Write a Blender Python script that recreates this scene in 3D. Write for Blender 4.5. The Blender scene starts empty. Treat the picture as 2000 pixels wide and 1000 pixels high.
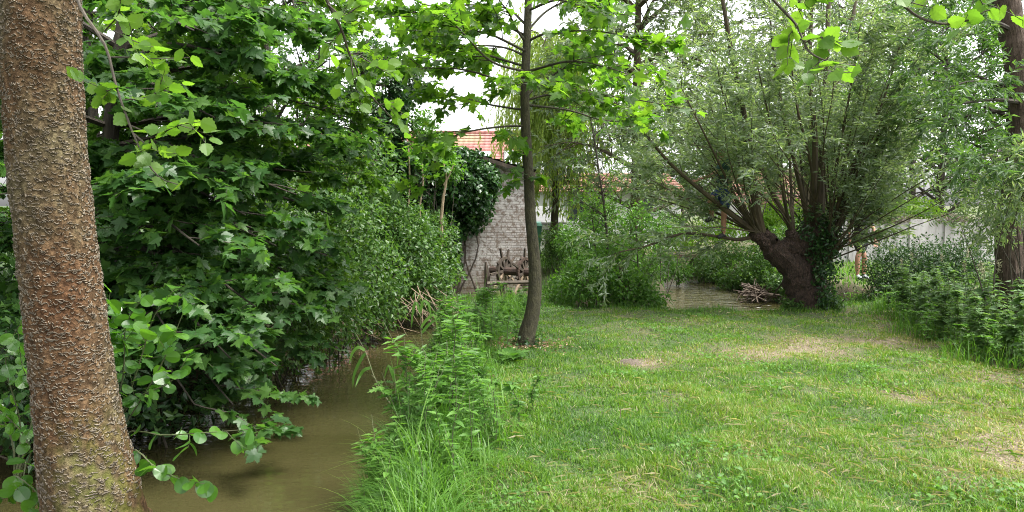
import bpy, bmesh, math, random
import numpy as np
from mathutils import Vector
C = bpy.context
S = C.scene
R = math.radians
# ------------------------------------------------------------------ camera, sky, sun, exposure
F = 1428.0                      # focal length in photo pixels (photo 2000 x 1000)
EYE = 1.6
PITCH = math.atan(100 / F)      # the horizon lies 100 px above the photo's centre
cam = bpy.data.cameras.new('camera'); co = bpy.data.objects.new('camera', cam); S.collection.objects.link(co)
cam.sensor_width = 36; cam.lens = 36 * F / 2000; cam.clip_end = 3000; cam.clip_start = 0.05
co.location = (0, 0, EYE); co.rotation_euler = (R(90) - PITCH, 0, 0)
S.camera = co
W = bpy.data.worlds.new('World'); S.world = W; W.use_nodes = True
nt = W.node_tree; bg = nt.nodes['Background']
sky = nt.nodes.new('ShaderNodeTexSky'); sky.sky_type = 'NISHITA'; sky.sun_disc = False
SUN_EL, SUN_AZ = R(64), R(105)
sky.sun_elevation = SUN_EL; sky.sun_rotation = SUN_AZ; sky.dust_density = 4; sky.air_density = 1.0
bw = nt.nodes.new('ShaderNodeRGBToBW'); mx = nt.nodes.new('ShaderNodeMixRGB'); mx.inputs[0].default_value = 0.9
nt.links.new(sky.outputs[0], bw.inputs[0]); nt.links.new(sky.outputs[0], mx.inputs[1]); nt.links.new(bw.outputs[0], mx.inputs[2])
nt.links.new(mx.outputs[0], bg.inputs[0]); bg.inputs[1].default_value = 0.15
sl = bpy.data.lights.new('sun', 'SUN'); sl.energy = 1.2; sl.angle = R(22); sl.color = (1, .96, .88)
so = bpy.data.objects.new('sun', sl); S.collection.objects.link(so); so.location = (0, 0, 30)
sd = Vector((math.sin(SUN_AZ) * math.cos(SUN_EL), math.cos(SUN_AZ) * math.cos(SUN_EL), math.sin(SUN_EL)))
so.rotation_euler = (-sd).to_track_quat('-Z', 'Y').to_euler()
S.view_settings.view_transform = 'Standard'; S.view_settings.look = 'None'; S.view_settings.gamma = 1
S.view_settings.exposure = 2.3
S.render.engine = 'CYCLES'
cy = S.cycles
cy.max_bounces = 8; cy.diffuse_bounces = 5; cy.glossy_bounces = 2; cy.transmission_bounces = 5; cy.transparent_max_bounces = 4
cy.use_denoising = True; cy.denoiser = 'OPENIMAGEDENOISE'; cy.denoising_input_passes = 'RGB_ALBEDO_NORMAL'; cy.denoising_prefilter = 'NONE'; cy.filter_width = 1.0; cy.caustics_reflective = False; cy.caustics_refractive = False
cy.use_adaptive_sampling = False

# ------------------------------------------------------------------ helpers
rng = np.random.default_rng(11)
UP = np.array((0., 0., 1.))
def A(*v): return np.array(v, float)
cp, sp_ = math.cos(PITCH), math.sin(PITCH)
def at(px, py, Y):
    """world point seen at photo pixel (px, py), Y metres ahead of the camera"""
    u = (px - 1000) / F; v = (500 - py) / F
    dy = cp + v * sp_; dz = -sp_ + v * cp
    s = Y / dy
    return A(u * s, Y, EYE + dz * s)
def unit(v):
    return v / np.maximum(np.linalg.norm(v, axis=-1, keepdims=True), 1e-9)

class MB:
    """collects vertices and faces (3 or 4 corners) with one random value per vertex"""
    def __init__(s): s.v = []; s.t = []; s.q = []; s.r = []; s.n = 0; s.tm = []; s.qm = []
    def add(s, V, T=None, Q=None, r=None, m=0):
        V = np.asarray(V, float).reshape(-1, 3)
        if T is not None and len(T): T = np.asarray(T, int).reshape(-1, 3); s.t.append(T + s.n); s.tm.append(np.full(len(T), m))
        if Q is not None and len(Q): Q = np.asarray(Q, int).reshape(-1, 4); s.q.append(Q + s.n); s.qm.append(np.full(len(Q), m))
        s.v.append(V); s.n += len(V)
        s.r.append(np.full(len(V), .5) if r is None else np.broadcast_to(np.asarray(r, float), (len(V),)))
        return s
    def box(s, lo, hi, m=0, r=None):
        x0, y0, z0 = lo; x1, y1, z1 = hi
        V = [(x0,y0,z0),(x1,y0,z0),(x1,y1,z0),(x0,y1,z0),(x0,y0,z1),(x1,y0,z1),(x1,y1,z1),(x0,y1,z1)]
        return s.add(V, Q=[(0,3,2,1),(4,5,6,7),(0,1,5,4),(1,2,6,5),(2,3,7,6),(3,0,4,7)], m=m, r=r)
    def build(s, name, mats, parent=None, smooth=False, extra=None):
        me = bpy.data.meshes.new(name)
        V = np.concatenate(s.v) if s.v else np.zeros((0, 3))
        if parent is not None: V = V - np.array(parent['_o'])
        T = np.concatenate(s.t) if s.t else np.zeros((0, 3), int)
        Q = np.concatenate(s.q) if s.q else np.zeros((0, 4), int)
        nl = T.size + Q.size; nf = len(T) + len(Q)
        me.vertices.add(len(V)); me.loops.add(nl); me.polygons.add(nf)
        me.vertices.foreach_set('co', V.astype(np.float32).ravel())
        me.loops.foreach_set('vertex_index', np.concatenate([T.ravel(), Q.ravel()]).astype(np.int32))
        ls = np.concatenate([np.arange(len(T)) * 3, T.size + np.arange(len(Q)) * 4]).astype(np.int32)
        me.polygons.foreach_set('loop_start', ls)
        me.polygons.foreach_set('material_index', np.concatenate([*(s.tm or [np.zeros(0)]), *(s.qm or [np.zeros(0)])]).astype(np.int32))
        me.update(calc_edges=True)
        me.polygons.foreach_set('use_smooth', np.full(nf, smooth))
        a = me.attributes.new('rnd', 'FLOAT', 'POINT'); a.data.foreach_set('value', np.concatenate(s.r).astype(np.float32))
        for k, vals in (extra or {}).items():
            a = me.attributes.new(k, 'FLOAT', 'POINT'); a.data.foreach_set('value', np.asarray(vals, np.float32))
        for m in (mats if isinstance(mats, (list, tuple)) else [mats]): me.materials.append(m)
        o = bpy.data.objects.new(name, me); S.collection.objects.link(o)
        if parent is not None: o.parent = parent
        return o

def tag(o, label=None, cat=None, group=None, kind=None):
    if label: o['label'] = label
    if cat: o['category'] = cat
    if group: o['group'] = group
    if kind: o['kind'] = kind
    return o
def thing(name, label, cat, loc=(0, 0, 0), group=None):
    o = bpy.data.objects.new(name, None); S.collection.objects.link(o); o.empty_display_size = .2
    o.location = tuple(loc); o['_o'] = [float(c) for c in loc]
    return tag(o, label, cat, group)
def dup(root, loc, rz=0., sc=1., label=None):
    r = root.copy(); S.collection.objects.link(r); r.location = tuple(loc); r.rotation_euler = (0, 0, rz); r.scale = (sc, sc, sc)
    if label: r['label'] = label
    for ch in list(root.children):
        c = ch.copy(); S.collection.objects.link(c); c.parent = r
        for g in list(ch.children):
            d = g.copy(); S.collection.objects.link(d); d.parent = c
    return r

# --- curves, tubes
def spline(P, n):
    P = np.asarray(P, float); m = len(P)
    if m == 2: return P[0] + (P[1] - P[0]) * np.linspace(0, 1, n)[:, None]
    E = np.vstack([2 * P[0] - P[1], P, 2 * P[-1] - P[-2]])
    t = np.linspace(0, m - 1, n); i = np.minimum(t.astype(int), m - 2); u = (t - i)[:, None]
    a, b, c, d = E[i], E[i + 1], E[i + 2], E[i + 3]
    return .5 * (2 * b + (c - a) * u + (2 * a - 5 * b + 4 * c - d) * u * u + (3 * b - a - 3 * c + d) * u ** 3)
def px(pts, Y=None, n=12):
    """smooth curve through photo points (x, y[, Y])"""
    return spline([at(p[0], p[1], p[2] if len(p) > 2 else Y) for p in pts], n)
def tubes(mb, par, rad, sides=5, m=0, rough=0., r=None):
    par = np.asarray(par, float)
    if par.ndim == 2: par = par[None]
    N, k = par.shape[:2]
    rad = np.asarray(rad, float)
    if rad.ndim == 1: rad = np.broadcast_to(rad, (N, k)) if len(rad) == k else np.repeat(rad[:, None], k, 1)
    T = np.gradient(par, axis=1); T = unit(T)
    ref = unit(np.cross(T.mean(1), np.where(np.abs(T.mean(1)[:, 2:3]) > .8, A(1., 0, .1), UP)))[:, None]
    B = unit(ref - (ref * T).sum(-1, keepdims=True) * T); Nn = np.cross(T, B)
    a = np.arange(sides) / sides * 2 * np.pi
    rr = rad[:, :, None, None]
    if rough: rr = rr * (1 + rng.normal(0, rough, (N, k, sides, 1)))
    V = par[:, :, None] + rr * (np.cos(a)[:, None] * B[:, :, None] + np.sin(a)[:, None] * Nn[:, :, None])
    idx = np.arange(N * k * sides).reshape(N, k, sides); nx = np.roll(idx, -1, 2)
    Q = np.stack([idx[:, :-1], nx[:, :-1], nx[:, 1:], idx[:, 1:]], -1)
    mb.add(V, Q=Q, m=m, r=r)
def kids(par, k, t=(.2, 1.), L=(.3, .6), ang=(35, 65), n=4, wig=.08, grav=0., flat=0., fall=0., r=None):
    """k children on every parent polyline"""
    g = r or rng
    N, m = par.shape[:2]
    tt = g.uniform(t[0], t[1], (N, k)); f = tt * (m - 1); i = np.minimum(f.astype(int), m - 2); u = (f - i)[..., None]
    ar = np.arange(N)[:, None]
    P = par[ar, i] * (1 - u) + par[ar, i + 1] * u
    T = unit(par[ar, i + 1] - par[ar, i])
    rv = g.normal(0, 1, (N, k, 3)); rv = unit(rv - (rv * T).sum(-1, keepdims=True) * T)
    if flat > 0:
        side = unit(np.cross(T, UP) + 1e-6) * g.choice([-1, 1], (N, k))[..., None]
        rv = unit(side * flat + rv * (1 - flat))
    an = np.radians(g.uniform(ang[0], ang[1], (N, k)))[..., None]
    D = T * np.cos(an) + rv * np.sin(an)
    if flat > 0: D = D * A(1, 1, 1 - .75 * flat)
    D = unit(D).reshape(-1, 3); p = P.reshape(-1, 3)
    Lk = (g.uniform(L[0], L[1], (N, k)) * (1 - fall * tt)).reshape(-1, 1)
    out = [p]
    for _ in range(n):
        D = unit(D + g.normal(0, wig, D.shape) + A(0, 0, grav)); p = p + D * Lk / n; out.append(p)
    return np.stack(out, 1)

# --- leaves
def fan(half, c=.35, stem=0., fold=.12, sag=.0):
    """leaf outline from its right half (base to tip) -> template"""
    half = np.array(half, float); left = half[::-1] * A(-1, 1)
    if half[-1][0] == 0: left = left[1:]
    out = np.vstack([half, left]); V2 = np.vstack([[0, c], out]); n = len(out)
    V = np.column_stack([V2[:, 0], V2[:, 1], fold * np.abs(V2[:, 0]) - sag * V2[:, 1] ** 2])
    T = [(0, 1 + i, 1 + (i + 1) % n) for i in range(n)]
    if stem:
        b = len(V); w = .014
        V = np.vstack([V, [(-w, -stem, .06), (w, -stem, .06), (w, .05, 0), (-w, .05, 0)]])
        T += [(b, b + 1, b + 2), (b, b + 2, b + 3)]
    return V, np.array(T)
MAPLE = fan([(.05,.02),(.22,-.10),(.40,-.04),(.34,.10),(.46,.20),(.36,.25),(.66,.42),(.60,.50),(.62,.60),(.44,.55),(.26,.54),(.30,.68),(.22,.72),(.20,.84),(.10,.86),(0,1.05)], .3, .45, .10, .22)
MAPLE_LO = fan([(.05,.0),(.36,-.06),(.32,.18),(.64,.48),(.24,.54),(.22,.78),(0,1.05)], .3, 0, .10, .22)
POPLAR = fan([(.05,.0),(.26,.06),(.34,.16),(.33,.24),(.44,.32),(.40,.42),(.46,.52),(.34,.60),(.34,.72),(.22,.76),(.16,.88),(0,1.)], .4, .5, .08, .1)
ALDER = fan([(.05,.0),(.22,.08),(.36,.25),(.44,.48),(.42,.68),(.30,.86),(.14,.95),(0,.95)], .45, .25, .16, .25)
OVAL = (np.array([(0,0,0),(.22,.3,.05),(.24,.6,.02),(0,1,-.18),(-.24,.6,.02),(-.22,.3,.05),(0,.5,-.03)]), np.array([(0,1,6),(1,2,6),(2,3,6),(3,4,6),(4,5,6),(5,0,6)]))
OVAL_LO = (np.array([(0,0,0),(.25,.5,.06),(0,1,-.12),(-.25,.5,.06)]), np.array([(0,1,2),(0,2,3)]))
LANCE = (np.array([(0,0,0),(.085,.42,.03),(0,1,-.1),(-.085,.42,.03)]), np.array([(0,1,2),(0,2,3)]))
IVY = fan([(.05,.0),(.36,.0),(.30,.3),(.40,.45),(.2,.6),(0,1.)], .35, 0, .1, .15)
NETTLE = fan([(.03,.0),(.22,.12),(.27,.28),(.2,.55),(.1,.78),(0,1.)], .3, .12, .18, .25)
LOBED = fan([(.03,.0),(.10,.15),(.42,.30),(.14,.36),(.44,.58),(.12,.60),(.28,.84),(.08,.82),(0,1.05)], .35, .2, .08, .25)
def place(mb, tmpl, P, axis, nrm, size, r=None, wide=1., m=0):
    V, T = tmpl; N = len(P)
    a = unit(axis); n = unit(nrm - (nrm * a).sum(-1, keepdims=True) * a); b = np.cross(a, n)
    s = np.broadcast_to(size, (N,))[:, None, None]
    X = P[:, None] + s * (wide * V[None, :, 0:1] * b[:, None] + V[None, :, 1:2] * a[:, None] + V[None, :, 2:3] * n[:, None])
    TT = (T[None] + (np.arange(N) * len(V))[:, None, None]).reshape(-1, 3)
    rr = rng.uniform(0, 1, N) if r is None else np.broadcast_to(r, (N,))
    mb.add(X, T=TT, r=np.repeat(rr, len(V)), m=m)
def leaves(mb, tmpl, par, k, size, t=(.15, 1.), side=(.6, 1.1), droop=.2, up=1., jit=.45, off=0., wide=1., tip=True, rbias=None):
    """k leaves alternating along every twig"""
    N, m = par.shape[:2]
    tt = np.linspace(t[0], t[1], k)[None] + rng.uniform(-.5, .5, (N, k)) * (t[1] - t[0]) / max(k, 1)
    if tip: tt[:, -1] = 1
    f = np.clip(tt, 0, 1) * (m - 1); i = np.minimum(f.astype(int), m - 2); u = (f - i)[..., None]
    ar = np.arange(N)[:, None]
    P = par[ar, i] * (1 - u) + par[ar, i + 1] * u
    T = unit(par[ar, i + 1] - par[ar, i])
    sd_ = unit(np.cross(T, UP) + rng.normal(0, .35, T.shape))
    sgn = np.where((np.arange(k) % 2) == 0, 1., -1.)[None, :, None]
    w = rng.uniform(side[0], side[1], (N, k, 1))
    ax = unit(T * .6 + sd_ * sgn * w + A(0, 0, -droop) + rng.normal(0, .25, T.shape))
    nr = UP * up + rng.normal(0, jit, T.shape)
    if off: P = P + ax * off
    rr = rng.uniform(0, 1, N * k)
    if rbias is not None: rr = np.clip(rr * rbias[1] + rbias[0], 0, 1)
    place(mb, tmpl, P.reshape(-1, 3), ax.reshape(-1, 3), nr.reshape(-1, 3), rng.uniform(size[0], size[1], N * k), rr, wide)
def blob(mb, tmpl, c, rad, n, size, shell=.45, droop=.3, up=.5, wide=1., zmin=None, gap=.0, seed=None):
    """leaves through an uneven ellipsoid, thicker towards its outside"""
    c = A(*c); rad = A(*rad)
    d = unit(rng.normal(0, 1, (n, 3)))
    ph = rng.uniform(0, 6.28, 6); fr = rng.uniform(2, 5, (3, 3))
    w = 1 + .16 * np.sin(d @ fr[0] * 1.3 + ph[0]) + .14 * np.sin(d @ fr[1] * 1.9 + ph[1]) + .08 * np.sin(d @ fr[2] * 4 + ph[2])
    rr = w * (1 - shell * rng.uniform(0, 1, n) ** 1.6)
    P = c + d * rr[:, None] * rad
    if gap:
        q = np.sin(P @ A(3.1, 1.7, 2.3) * 1.3 / rad.max() * 2 + ph[3]) + np.sin(P @ A(-2.2, 3.3, 2.9) * 1.6 / rad.max() * 2 + ph[4])
        keep = q > -2 + 2 * gap
        P, d = P[keep], d[keep]
    if zmin is not None:
        keep = P[:, 2] > zmin; P, d = P[keep], d[keep]
    n = len(P)
    ax = unit(d * .5 + rng.normal(0, .6, (n, 3)) + A(0, 0, -droop)); nr = d * (1 - up) + UP * up + rng.normal(0, .4, (n, 3))
    place(mb, tmpl, P, ax, nr, rng.uniform(size[0], size[1], n), None, wide)

# --- materials
def mat(name):
    m = bpy.data.materials.new(name); m.use_nodes = True
    return m, m.node_tree.nodes, m.node_tree.links, m.node_tree.nodes['Principled BSDF']
def ramp(N, stops):
    r = N.new('ShaderNodeValToRGB'); e = r.color_ramp.elements
    while len(e) < len(stops): e.new(.5)
    for q, (p, c) in zip(e, stops): q.position = p; q.color = (*c, 1)
    return r
def noise(N, L, scale, detail=4, vec=None, rough=.55):
    t = N.new('ShaderNodeTexNoise'); t.inputs['Scale'].default_value = scale; t.inputs['Detail'].default_value = detail; t.inputs['Roughness'].default_value = rough
    if vec is not None: L.new(vec, t.inputs['Vector'])
    return t
def leafmat(name, stops, tr=1.6, trmix=.42, rough=.45, under=None, spec=.4):
    m, N, L, b = mat(name)
    a = N.new('ShaderNodeAttribute'); a.attribute_name = 'rnd'
    rp = ramp(N, stops); L.new(a.outputs['Fac'], rp.inputs[0])
    col = rp.outputs[0]
    if under:
        g = N.new('ShaderNodeNewGeometry'); mu = N.new('ShaderNodeMixRGB'); mu.inputs[2].default_value = (*under, 1)
        L.new(g.outputs['Backfacing'], mu.inputs[0]); L.new(col, mu.inputs[1]); L.new(mu.outputs[0], b.inputs['Base Color'])
    else: L.new(col, b.inputs['Base Color'])
    b.inputs['Roughness'].default_value = rough; b.inputs['Specular IOR Level'].default_value = spec
    t = N.new('ShaderNodeBsdfTranslucent'); mm = N.new('ShaderNodeMixRGB'); mm.blend_type = 'MULTIPLY'; mm.inputs[0].default_value = 1
    mm.inputs[2].default_value = (tr * 1.12, tr * 1.15, tr * .5, 1); L.new(col, mm.inputs[1]); L.new(mm.outputs[0], t.inputs[0])
    x = N.new('ShaderNodeMixShader'); x.inputs[0].default_value = trmix
    L.new(b.outputs[0], x.inputs[1]); L.new(t.outputs[0], x.inputs[2]); L.new(x.outputs[0], N['Material Output'].inputs[0])
    return m
def simple(name, c1, c2, scale=8, rough=.85, bump=.4, vec='Object', stretch=(1, 1, 1), bdist=.02, detail=5):
    m, N, L, b = mat(name)
    tc = N.new('ShaderNodeTexCoord'); mp = N.new('ShaderNodeMapping'); mp.inputs['Scale'].default_value = stretch
    L.new(tc.outputs[vec], mp.inputs[0])
    t = noise(N, L, scale, detail, mp.outputs[0]); rp = ramp(N, [(.3, c1), (.7, c2)]); L.new(t.outputs[0], rp.inputs[0]); L.new(rp.outputs[0], b.inputs['Base Color'])
    b.inputs['Roughness'].default_value = rough
    if bump:
        bp = N.new('ShaderNodeBump'); bp.inputs['Strength'].default_value = bump; bp.inputs['Distance'].default_value = bdist
        t2 = noise(N, L, scale * 2.5, 6, mp.outputs[0]); L.new(t2.outputs[0], bp.inputs['Height']); L.new(bp.outputs[0], b.inputs['Normal'])
    return m
M = {}
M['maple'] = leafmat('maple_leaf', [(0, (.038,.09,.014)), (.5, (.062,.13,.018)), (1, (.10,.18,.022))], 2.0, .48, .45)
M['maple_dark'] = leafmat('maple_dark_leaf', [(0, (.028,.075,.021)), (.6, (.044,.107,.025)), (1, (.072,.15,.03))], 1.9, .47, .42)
M['maple_young'] = leafmat('young_maple_leaf', [(0, (.036,.09,.014)), (.5, (.058,.125,.016)), (1, (.09,.165,.02))], 2.2, .56, .42)
M['poplar'] = leafmat('poplar_leaf', [(0, (.07,.15,.02)), (1, (.11,.2,.03))], 1.9, .5, .45)
M['alder'] = leafmat('alder_leaf', [(0, (.04,.115,.018)), (1, (.075,.18,.02))], 1.9, .45, .3, spec=.6)
M['hazel'] = leafmat('shrub_leaf', [(0, (.036,.088,.02)), (.6, (.058,.125,.026)), (1, (.095,.17,.036))], 1.7, .4, .38)
M['fresh'] = leafmat('fresh_shrub_leaf', [(0, (.04,.105,.018)), (1, (.085,.18,.026))], 1.9, .45, .42)
M['bright'] = leafmat('bright_garden_leaf', [(0, (.09,.19,.02)), (1, (.17,.28,.03))], 1.9, .45, .45)
M['tree'] = leafmat('broad_tree_leaf', [(0, (.036,.10,.016)), (.6, (.055,.135,.018)), (1, (.08,.17,.022))], 1.8, .42, .45)
M['willow'] = leafmat('willow_leaf', [(0, (.075,.122,.055)), (.6, (.115,.17,.085)), (1, (.18,.225,.14))], 1.9, .5, .34, under=(.22,.27,.2), spec=.7)
M['willow_green'] = leafmat('green_willow_leaf', [(0, (.04,.09,.024)), (.6, (.062,.125,.032)), (1, (.09,.16,.05))], 1.8, .42, .42, under=(.12,.18,.10))
M['weeping'] = leafmat('weeping_leaf', [(0, (.19,.27,.055)), (1, (.27,.34,.10))], 1.9, .5, .5)
M['ivy'] = leafmat('ivy_leaf', [(0, (.014,.045,.014)), (.6, (.028,.078,.02)), (1, (.055,.12,.03))], 1.4, .3, .3, spec=.5)
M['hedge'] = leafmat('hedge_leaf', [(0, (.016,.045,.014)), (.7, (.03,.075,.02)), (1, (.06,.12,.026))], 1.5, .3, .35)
M['nettle'] = leafmat('nettle_leaf', [(0, (.065,.13,.04)), (1, (.125,.205,.075))], 1.7, .4, .5)
M['herb'] = leafmat('herb_leaf', [(0, (.055,.14,.022)), (1, (.10,.21,.034))], 1.8, .42, .5)
M['grass'] = leafmat('lawn_grass', [(0, (.036,.10,.014)), (.3, (.08,.175,.014)), (.58, (.125,.215,.017)), (.74, (.15,.19,.04)), (.86, (.25,.23,.13)), (1, (.36,.32,.22))], 1.7, .4, .5)
M['tallgrass'] = leafmat('tall_grass', [(0, (.045,.12,.018)), (.6, (.072,.168,.022)), (1, (.115,.215,.036))], 1.8, .42, .42)
M['seedhead'] = simple('pale_seed_head', (.22,.22,.12), (.32,.3,.18), 30, .8, 0)
M['twig'] = simple('twig_bark', (.035,.028,.02), (.07,.058,.04), 20, .85, .3)
M['greentwig'] = simple('green_twig', (.06,.075,.03), (.1,.11,.05), 20, .7, .2)
M['paletwig'] = simple('pale_twig', (.16,.12,.07), (.26,.2,.13), 20, .8, .2)
M['bark_dark'] = simple('dark_bark', (.022,.018,.013), (.055,.045,.032), 10, .9, .8, stretch=(1, 1, .3))
M['bark_young'] = simple('young_maple_bark', (.02,.017,.008), (.055,.05,.022), 26, .85, .9, stretch=(1, 1, .5))
M['bark_willow'] = simple('willow_bark', (.018,.011,.008), (.115,.07,.05), 30, .95, 1., stretch=(1.5, 1.5, .5), bdist=.08)
M['limb_willow'] = simple('willow_limb_bark', (.03,.024,.012), (.075,.056,.028), 9, .85, .5, stretch=(1, 1, .25))
M['bark_right'] = simple('ridged_bark', (.05,.03,.02), (.14,.10,.075), 22, .95, 1., stretch=(1.8, 1.8, .2), bdist=.05)
M['dead'] = simple('dead_wood', (.16,.11,.075), (.34,.26,.18), 14, .9, .4)
M['oldwood'] = simple('old_dark_wood', (.03,.022,.016), (.08,.06,.042), 12, .9, .6, stretch=(1, 1, .3))
M['deadleaf'] = leafmat('dry_leaf', [(0, (.12,.065,.035)), (.5, (.2,.12,.07)), (1, (.34,.25,.17))], 1.1, .15, .8)

# ------------------------------------------------------------------ terrain
STREAM = np.array([(30, 27, 1.0), (14, 26, .9), (8, 26, .85), (5.4, 25, .8), (4.6, 22.6, .75), (4.9, 19.6, .9), (4.9, 16.6, 1.25), (4.25, 13.5, 1.9), (2.3, 13.1, 1.35), (-.2, 13.5, 1.25), (-1.45, 12.6, 1.25), (-2.1, 10.6, 1.3), (-2.5, 8, 1.52), (-2.8, 5, 1.86), (-2.9, 1, 2.0), (-2.9, -12, 2.0)])
DITCH = np.array([(5.0, 15.0, .9), (6.4, 13.5, .5), (9, 13.0, .5), (16, 14, .5)])
def seg_dist(X, Y, poly):
    best = np.full(X.shape, 1e9)
    Pn = np.column_stack([spline(poly[:, :2], 90), np.interp(np.linspace(0, 1, 90), np.linspace(0, 1, len(poly)), poly[:, 2])])
    for a, b in zip(Pn[:-1], Pn[1:]):
        d = b[:2] - a[:2]; L2 = d @ d
        t = np.clip(((X - a[0]) * d[0] + (Y - a[1]) * d[1]) / L2, 0, 1)
        dist = np.hypot(X - a[0] - t * d[0], Y - a[1] - t * d[1]) - (a[2] + t * (b[2] - a[2]))
        best = np.minimum(best, dist)
    return best
def wob(X, Y):
    return np.sin(X * 1.3 + 2 * np.sin(Y * .7)) * .5 + np.sin(Y * 1.7 + 1.3 * np.sin(X * .9)) * .5
def edge(X, Y):
    X = np.asarray(X, float); Y = np.asarray(Y, float)
    return np.minimum(seg_dist(X, Y, STREAM), seg_dist(X, Y, DITCH)) + .1 * np.sin(X * 2.9 + Y * 2.1) + .06 * np.sin(Y * 6.1 - X * 3.3)
WATER = -.6
def height(X, Y, d=None):
    X = np.asarray(X, float); Y = np.asarray(Y, float)
    d = edge(X, Y) if d is None else d
    s = np.clip((d + .25) / .75, 0, 1); s = s * s * (3 - 2 * s)
    near = .035 * wob(X * .8, Y * .8) + .018 * np.sin(X * 5.1 + Y * 3.3) + .012 * np.sin(Y * 9 - X * 7)
    far = np.clip((np.hypot(X, Y) - 40) / 60, 0, 1)
    low = np.clip((Y - 13.9) / .6, 0, 1) * np.clip((18.5 - Y) / 1.5, 0, 1) * np.clip((X + 4.5) / 1.2, 0, 1) * np.clip((1.5 - X) / .9, 0, 1)   # the mill stands lower than the lawn
    return -1.15 + s * (1.15 - .48 * low + near * (1 - far))
def hz(x, y): return float(height(A(x), A(y))[0])
DRY = [(3.0, 8.0, 1.0, .5, .6), (2.4, 7.6, .7, .35, .7), (3.4, 6.0, .9, .4, .45), (4.8, 8.6, 1.4, .5, .6), (3.4, 4.5, .55, .6, .95), (2.6, 4.2, .6, .35, .6), (.75, 3.9, .3, .3, .55), (.5, 4.1, .3, .4, .4), (-.05, 8.3, .45, .35, .9), (1.3, 7.4, .22, .12, 1.), (-.1, 6.4, .3, .35, .7), (5.2, 6.8, .8, .5, .6), (2.0, 5.2, .5, .5, .3), (3.9, 5.2, .5, .3, .5)]
def dryness(X, Y):
    X = np.asarray(X, float); Y = np.asarray(Y, float)
    v = .12 + .16 * np.sin(X * 2.3 + 1.7 * np.sin(Y * 1.9)) * np.sin(Y * 2.1 + X) + .15 * np.clip(X, -1, 5) / 2.2 + .07 * np.sin(X * 7 + 3 * np.sin(Y * 5)) + .05 * np.sin(X * 17 + Y * 11)
    for x, y, a, b, w in DRY:
        v = v + .5 * w * np.exp(-(((X - x) / a) ** 2 + ((Y - y) / b) ** 2))
    return np.clip(v, 0, 1)
xs = np.concatenate([np.array([-900, -300, -120, -60, -35, -22, -15]), np.arange(-10, 12, .12), np.array([13, 16, 20, 30, 50, 100, 300, 900])])
ys = np.concatenate([np.array([-900, -300, -80, -30, -15, -8, -4, -1]), np.arange(1, 24, .12), np.arange(24.5, 42, .6), np.array([46, 60, 90, 160, 320, 900])])
GX, GY = np.meshgrid(xs, ys)
ed = edge(GX, GY)
GZ = height(GX, GY, ed)
g = MB(); ii = np.arange(GX.size).reshape(GX.shape)
g.add(np.stack([GX, GY, GZ], -1), Q=np.stack([ii[:-1, :-1], ii[:-1, 1:], ii[1:, 1:], ii[1:, :-1]], -1))
m, N, L, b = mat('ground_soil_and_turf')
aD = N.new('ShaderNodeAttribute'); aD.attribute_name = 'dry'; aB = N.new('ShaderNodeAttribute'); aB.attribute_name = 'bank'
tc = N.new('ShaderNodeTexCoord')
n1 = noise(N, L, 14, 6, tc.outputs['Object']); n2 = noise(N, L, 60, 5, tc.outputs['Object'])
ad = N.new('ShaderNodeMath'); ad.operation = 'MULTIPLY_ADD'; ad.inputs[1].default_value = .55; L.new(n1.outputs[0], ad.inputs[0]); L.new(aD.outputs['Fac'], ad.inputs[2])
rp = ramp(N, [(.3, (.04,.08,.018)), (.6, (.07,.095,.028)), (.9, (.13,.105,.06)), (1., (.19,.15,.10))]); L.new(ad.outputs[0], rp.inputs[0])
r2 = ramp(N, [(.3, (.55,.55,.55)), (.7, (1.15,1.15,1.15))]); L.new(n2.outputs[0], r2.inputs[0])
mu = N.new('ShaderNodeMixRGB'); mu.blend_type = 'MULTIPLY'; mu.inputs[0].default_value = 1; L.new(rp.outputs[0], mu.inputs[1]); L.new(r2.outputs[0], mu.inputs[2])
mb_ = N.new('ShaderNodeMixRGB'); mb_.inputs[2].default_value = (.05,.036,.022, 1); L.new(aB.outputs['Fac'], mb_.inputs[0]); L.new(mu.outputs[0], mb_.inputs[1])
L.new(mb_.outputs[0], b.inputs['Base Color']); b.inputs['Roughness'].default_value = .95
bp = N.new('ShaderNodeBump'); bp.inputs['Strength'].default_value = .7; bp.inputs['Distance'].default_value = .03; L.new(n2.outputs[0], bp.inputs['Height']); L.new(bp.outputs[0], b.inputs['Normal'])
go = g.build('ground', m, smooth=True, extra={'dry': dryness(GX, GY).ravel(), 'bank': (np.clip(1 - (ed - .15) / .45, 0, 1)).ravel()})
tag(go, kind='structure')
# water
m, N, L, b = mat('muddy_stream_water')
tc = N.new('ShaderNodeTexCoord'); n0 = noise(N, L, .7, 3, tc.outputs['Object'])
rp = ramp(N, [(.35, (.033,.030,.011)), (.65, (.052,.047,.019))]); L.new(n0.outputs[0], rp.inputs[0]); L.new(rp.outputs[0], b.inputs['Base Color'])
b.inputs['Roughness'].default_value = .06; b.inputs['IOR'].default_value = 1.33; b.inputs['Specular IOR Level'].default_value = .9
mp = N.new('ShaderNodeMapping'); mp.inputs['Scale'].default_value = (.8, 2.6, 1); L.new(tc.outputs['Object'], mp.inputs[0])
n1 = noise(N, L, 1.7, 2, mp.outputs[0]); n2 = noise(N, L, 6, 1, mp.outputs[0])
am = N.new('ShaderNodeMath'); am.operation = 'MULTIPLY_ADD'; am.inputs[1].default_value = .25; L.new(n2.outputs[0], am.inputs[0]); L.new(n1.outputs[0], am.inputs[2])
bp = N.new('ShaderNodeBump'); bp.inputs['Strength'].default_value = .16; bp.inputs['Distance'].default_value = .14; L.new(am.outputs[0], bp.inputs['Height'])
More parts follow.
